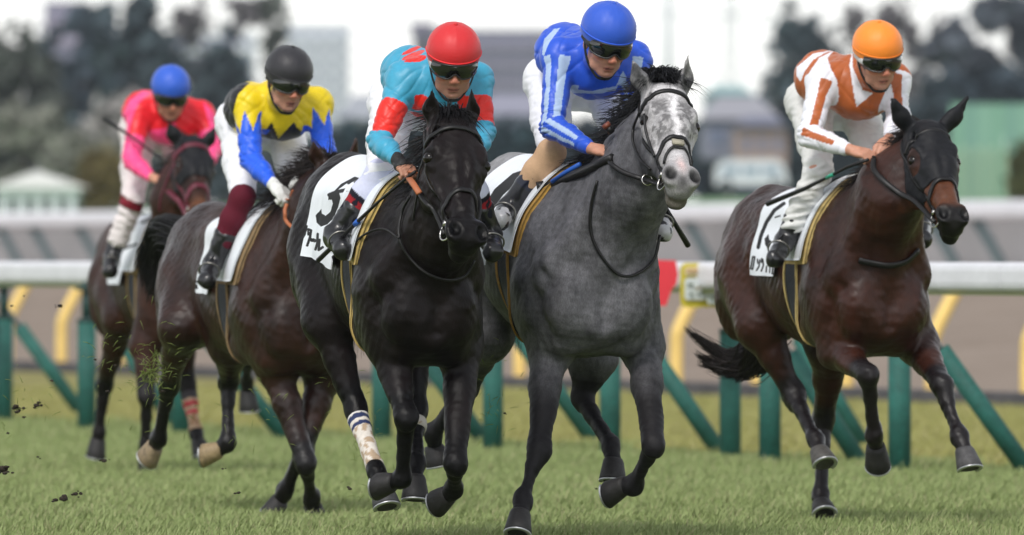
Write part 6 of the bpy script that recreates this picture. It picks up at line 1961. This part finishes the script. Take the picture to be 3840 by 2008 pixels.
# clipped hedges that close the view behind the trees
def hedge(label, x0, x1, y0, y1, d, m, seed, n):
    bl_ = [B(x, (y0 + y1) / 2 + 12 * math.sin(x * .05 + seed), 50, (y1 - y0) / 2, d) for x in np.arange(x0, x1 + 1, 60)]
    return tree(label, bl_, n, .45, m, seed, atD((x0 + x1) / 2, y1, d), 0, gap=0, cat='hedge', name='hedge', group='hedges behind the course')
hedge('dark blue green hedge behind the trees on the left', -60, 800, 380, 520, 600, BLU, 15, 7000)
hedge('dark teal hedge behind the red capped jockey', 830, 1360, 335, 500, 420, leaf_mat('leaf_teal', (0.030, 0.056, 0.068)), 16, 8000)
hedge('slate hedge behind the grey horse and the white van', 1380, 1930, 330, 480, 420, leaf_mat('leaf_slateblue', (0.046, 0.062, 0.078)), 17, 8000)
hedge('dark hedge behind the orange capped jockey', 1930, 2420, 280, 480, 440, DK, 18, 8000)
hedge('blue green hedge low behind the green screen', 2380, 2640, 200, 330, 470, BLU, 19, 4000)

# ------------------------------------------------------------------ buildings
def apartment(name, label, x0, x1, y0, y1, d, wallm, floors, bays, winm, bandm, depth=14, cat='building'):
    a, b = atD(x0, y1, d), atD(x1, y0, d)
    w, h = b[0] - a[0], b[2] - a[2]
    c = V3((a[0] + b[0]) / 2, d + depth / 2, (a[2] + b[2]) / 2)
    root = empty(name, (c[0], c[1], a[2])); tag(root, label, cat, 'buildings beyond the course')
    MB().box(c, (w, depth, h)).build('wall', wallm, root, smooth=False)
    MB().box(c + V3(0, 0, h / 2 + .25), (w + .6, depth + .6, .5)).build('roof', bandm, root, smooth=False)
    fh = h / floors
    for i in range(floors):
        z = a[2] + fh * i
        MB().box((c[0], d - .55, z + fh * .22), (w + .1, 1.1, fh * .32)).build('balcony', bandm, root, smooth=False)
        for k in range(bays):
            bw = w / bays
            MB().box((a[0] + bw * (k + .5), d - .03, z + fh * .62), (bw * .86, .1, fh * .46)).build('window', winm, root, smooth=False)
    return root
win_b = mat('window_blue', lin(98, 108, 132), rough=0.3)
apartment('apartment_building', 'white apartment block with balconies far behind the black cap', 722, 876, 72, 420, 1500, mat('wall_white', lin(224, 226, 234), rough=0.8), 9, 4, win_b, mat('wall_white2', lin(236, 236, 240), rough=0.8))
apartment('apartment_building', 'white low block showing between the trees on the left', 430, 640, 92, 420, 1650, mat('wall_white', lin(224, 226, 234)), 8, 5, win_b, mat('wall_white2', lin(236, 236, 240)))
apartment('apartment_building', 'mauve grey apartment block with a dark top behind the red cap', 1040, 1400, 84, 400, 1500, mat('wall_mauve', lin(146, 146, 164), rough=0.8), 7, 8, mat('window_dark', lin(96, 98, 118), rough=0.3), mat('wall_mauve2', lin(126, 118, 136), rough=0.8))
apartment('rooftop_block', 'dark mauve rooftop plant room at the left end of the mauve building', 1034, 1088, 66, 92, 1496, mat('wall_mauve_dark', lin(98, 86, 106), rough=0.8), 1, 2, mat('window_dark', lin(96, 98, 118)), mat('wall_mauve2', lin(126, 118, 136)))
apartment('apartment_building', 'purple tower top above the trees at the upper left', 112, 212, 12, 420, 1700, mat('wall_purple', lin(140, 126, 152), rough=0.8), 8, 3, mat('window_dark', lin(96, 98, 118)), mat('wall_purple2', lin(150, 138, 160)))
def house(name, label, x0, x1, y_eave, y_base, y_ridge, d, wallm, roofm, depth=8, hip=.25, posts=0):
    a, b = atD(x0, y_base, d), atD(x1, y_eave, d)
    w = b[0] - a[0]; ze, zr = b[2], atD(0, y_ridge, d)[2]
    root = empty(name, (a[0] + w / 2, d, a[2])); tag(root, label, 'building', 'buildings beyond the course')
    if posts:
        MB().box((a[0] + w / 2, d + depth - .1, (a[2] + ze) / 2), (w, .2, ze - a[2])).build('back_wall', wallm[1], root, smooth=False)
        for i in range(posts):
            MB().box((a[0] + w * (i + .5) / posts, d + .12, (a[2] + ze) / 2), (.19, .2, ze - a[2])).build('column', wallm[0], root, smooth=False)
        MB().box((a[0] + w / 2, d + .1, ze - .12), (w, .24, .24)).build('beam', wallm[0], root, smooth=False)
    else:
        MB().box((a[0] + w / 2, d + depth / 2, (a[2] + ze) / 2), (w * .92, depth * .92, ze - a[2])).build('wall', wallm, root, smooth=False)
        for i in range(3):
            MB().box((a[0] + w * (.22 + .28 * i), d + depth * .04 - .03, a[2] + (ze - a[2]) * .55), (w * .13, .08, (ze - a[2]) * .38)).build('window', win_b, root, smooth=False)
    mb = MB()
    e = [(a[0], d), (a[0] + w, d), (a[0] + w, d + depth), (a[0], d + depth)]
    if posts:                                   # gable towards the camera
        mb.v = [V3(e[0][0] - .2, d - .3, ze), V3(e[1][0] + .2, d - .3, ze), V3(a[0] + w / 2, d - .3, zr), V3(e[0][0] - .2, d + depth, ze), V3(e[1][0] + .2, d + depth, ze), V3(a[0] + w / 2, d + depth, zr)]
        mb.f = [[0, 1, 2], [3, 5, 4], [0, 2, 5, 3], [1, 4, 5, 2], [0, 3, 4, 1]]
    else:
        mb.v = [V3(x, y, ze) for x, y in e] + [V3(a[0] + w * hip, d + depth / 2, zr), V3(a[0] + w * (1 - hip), d + depth / 2, zr)]
        mb.f = [[0, 1, 5, 4], [1, 2, 5], [2, 3, 4, 5], [3, 0, 4], [0, 3, 2, 1]]
    mb.build('roof', roofm, root, smooth=False)
    return root
ROOFG = mat('roof_grey', lin(150, 150, 158), rough=0.7)
house('house', 'grey hip roofed house left of the hooded bay horse rider', 1760, 1965, 300, 400, 238, 380, mat('house_wall', lin(120, 122, 138), rough=0.8), ROOFG)
house('house', 'teal roofed house behind the grey horse ears', 1770, 1900, 236, 330, 212, 520, mat('house_wall2', lin(150, 160, 170), rough=0.8), mat('roof_teal', lin(132, 172, 174), rough=0.6))
house('house', 'house with a terracotta wall right of the grey horse', 1850, 1985, 318, 420, 290, 372, mat('house_wall3', lin(150, 128, 122), rough=0.8), mat('roof_slate', lin(96, 100, 122), rough=0.7))
house('house', 'pale grey roofed house behind the yellow sleeved jockey', 845, 1010, 300, 420, 236, 430, mat('house_wall4', lin(172, 176, 182), rough=0.8), mat('roof_pale', lin(156, 160, 168), rough=0.7))
house('house', 'dim grey house below the mauve building', 1180, 1420, 290, 420, 232, 450, mat('house_wall5', lin(128, 132, 152), rough=0.8), mat('roof_dim', lin(140, 140, 156), rough=0.7))
house('pavilion', 'small white gabled pavilion with columns at the left edge', -10, 200, 474, 536, 430, 262, (mat('pav_white', lin(226, 230, 234), rough=0.6), mat('pav_back', lin(92, 112, 112), rough=0.8)), mat('pav_roof', lin(226, 222, 224), rough=0.7), depth=1.6, posts=5)
# green windbreak screen on white posts
sc = empty('windbreak_screen', tuple(atD(2490, 500, 290))); tag(sc, 'mint green windbreak screen on pale posts at the right', 'screen')
for i in range(9):
    x = 2392 + i * 34
    a, b = atD(x, 505, 290), atD(x + 32, 262, 290)
    MB().box((a + b) / 2, (b[0] - a[0], .06, b[2] - a[2])).build('panel', mat('mint_%d' % (i % 3), lin(*((116, 156, 136), (112, 150, 136), (122, 160, 142))[i % 3]), rough=0.7), sc, smooth=False)
    p = atD(x, 370, 289.8); q = atD(x, 505, 289.8)
    MB().box((p + q) / 2, (.09, .09, p[2] - q[2])).build('post', mat('screen_post', lin(168, 184, 156), rough=0.6), sc, smooth=False)
# parked white van
vn = empty('van', tuple(atD(1888, 470, 300))); tag(vn, 'white van parked on the infield grass behind the grey horse', 'van')
def vbox(name, prof, y0, y1, m):
    mb = MB(); k = 300 / 27907; n = len(prof)
    for yy in (y0, y1):
        for x, y in prof: p = atD(x, y, 300); mb.v.append(V3(p[0], 300 + yy, p[2]))
    mb.f.append(list(range(n))); mb.f.append(list(range(n, 2 * n))[::-1])
    for i in range(n): mb.f.append([i, (i + 1) % n, n + (i + 1) % n, n + i])
    return mb.build(name, m, vn, smooth=False)
vbox('body', [(1800, 466), (1800, 424), (1812, 408), (1830, 403), (1950, 402), (1968, 410), (1980, 440), (1982, 466)], 0, 1.6, mat('van_white', lin(206, 208, 214), rough=0.35))
for a, b in ((1814, 1860), (1866, 1910), (1916, 1962)):
    vbox('window', [(a, 440), (a + 4, 420), (b - 2, 420), (b, 440)], -.02, .0, mat('van_glass', lin(120, 140, 158), rough=0.1))
for x in (1826, 1954):
    mb = MB(); p = atD(x, 468, 300); mb.tube([p + V3(0, -.03, 0), p + V3(0, .2, 0)], .19, 16); w_ = mb.build('wheel', mat('tyre', (0.015, 0.015, 0.016), rough=0.8), vn)
    MB().tube([p + V3(0, -.04, 0), p + V3(0, -.03, 0)], .10, 12).build('rim', GREY, w_)
# power pylon and pole
STEEL = mat('pylon_steel', lin(186, 190, 194), rough=0.6)
py = empty('pylon', tuple(atD(1838, 420, 1400))); tag(py, 'pale lattice power pylon right of the blue cap', 'pylon')
mb = MB(); k = 1400 / 27907
cx = atD(1838, 0, 1400)
def pp(xD, yD, dy): p = atD(xD, yD, 1400); return p + V3(0, dy, 0)
for s1 in (-1, 1):
    for s2 in (-1, 1):
        mb.tube([pp(1838 + s1 * 26, 420, s2 * 1.3), pp(1838 + s1 * 8, -200, s2 * .4)], .14, 5)
for i in range(14):
    y = 420 - i * 42; w0 = 26 - 18 * (420 - y) / 620; w1 = 26 - 18 * (420 - y + 42) / 620
    for s1 in (-1, 1): mb.tube([pp(1838 - s1 * w0, y, -1.2), pp(1838 + s1 * w1, y - 42, -1.1)], .09, 4)
mb.build('lattice', STEEL, py)
mb = MB()
for y, w in ((42, 120), (-40, 90)): mb.tube([pp(1838 - w, y, 0), pp(1838 + w, y - 6, 0)], .16, 5)
mb.build('cross_arm', STEEL, py)
po = empty('power_pole', tuple(atD(1680, 420, 1200))); tag(po, 'pale power pole rising behind the grey horse ears', 'pole')
MB().tube([atD(1680, 430, 1200), atD(1682, -120, 1200)], [.55, .4], 8).build('shaft', STEEL, po)
MB().tube([atD(1640, 36, 1200), atD(1722, 34, 1200)], .14, 6).build('cross_arm', STEEL, po)

# ------------------------------------------------------------------ turf kicked up
r = np.random.RandomState(77)
CL = mat('clod_soil', (0.030, 0.022, 0.014), rough=0.95, noise=0.4, nscale=60)
spots = [(40, 1026, 50, .020, 'dark ragged turf clod beside the left edge post foot'), (92, 1020, 50, .016, 'small turf clod right of the ragged one at far left'), (6, 1180, 48, .026, 'big dark turf clod cut by the left edge'),
         (160, 1255, 48, .022, 'dark turf clod low over the grass at bottom left'), (190, 1243, 48, .014, 'little turf clod beside the one low at bottom left')]
spots += [(x, y, d, s_, 'tiny dark clod of turf flying behind the hooves') for x, y, d, s_ in ((150, 770, 52, .014), (270, 985, 50, .011), (60, 1050, 50, .010), (262, 1160, 50, .013), (130, 958, 50, .009),
         (290, 920, 50, .008), (20, 1090, 50, .009), (600, 1240, 46, .010), (880, 1230, 46, .010), (240, 905, 50, .008), (410, 985, 50, .010), (95, 1150, 50, .008), (560, 1180, 48, .007), (470, 905, 50, .007), (1270, 1040, 47, .007), (1500, 1230, 44, .006), (30, 770, 52, .008), (60, 745, 52, .006))]
for i, (x, y, d, s_, lb) in enumerate(spots):
    p = atD(x, y, d)
    mb = MB()
    for q in range(7 if s_ > .012 else 2):
        cc = p + r.normal(size=3) * s_ * V3(.85, .6, .5) * (q > 0); b0 = len(mb.v)
        uvsphere(mb, cc, s_ * (.75 if q == 0 else .2 + .35 * r.rand()), 9, 6)
        for j in range(b0, len(mb.v)):
            mb.v[j] = cc + (mb.v[j] - cc) * V3(1.3, .9, .7) * (0.75 + 0.4 * r.rand())
    o = mb.build('clod', CL); tag(o, lb, 'clod', 'clods of turf in the air')
mb = MB()
for i in range(260):
    cx, cy = ((385, 940), (400, 915), (300, 900), (640, 1000), (880, 980), (1240, 1000), (60, 1000), (900, 1200))[r.randint(8)]
    p = atD(cx + r.normal() * 45, cy + r.normal() * 60, 47.5 + 3 * r.rand())
    a = unit(r.normal(size=3)); 
    mb.tube([p, p + a * .02, p + a * .04 + V3(0, 0, -.006)], [.0013, .0016, .0004], 3)
for i in range(60):
    p = atD(382 + r.normal() * 13, 940 + r.normal() * 15, 50)
    a = unit(r.normal(size=3)); mb.tube([p, p + a * .03, p + a * .055 + V3(0, 0, -.006)], [.002, .0026, .0006], 3)
tag(mb.build('flying_grass', mat('grass_bits', lin(104, 118, 50), rough=0.7)), 'loose blades of cut grass thrown into the air by the hooves', 'grass', kind='stuff')

# ------------------------------------------------------------------ air
hz_m = bpy.data.materials.new('haze_air'); hz_m.use_nodes = True
hn, hl = hz_m.node_tree.nodes, hz_m.node_tree.links
for x in list(hn):
    if x.type == 'BSDF_PRINCIPLED': hn.remove(x)
pv = hn.new('ShaderNodeVolumePrincipled')
pv.inputs['Color'].default_value = (0.86, 0.90, 1.0, 1)
pv.inputs['Density'].default_value = 0.00011
pv.inputs['Anisotropy'].default_value = 0.0
hl.new(pv.outputs['Volume'], hn['Material Output'].inputs['Volume'])
mb = MB(); mb.box((0, 1000, 34), (3000, 2100, 76)); hz = mb.build('haze', hz_m, smooth=False); hz['kind'] = 'stuff'
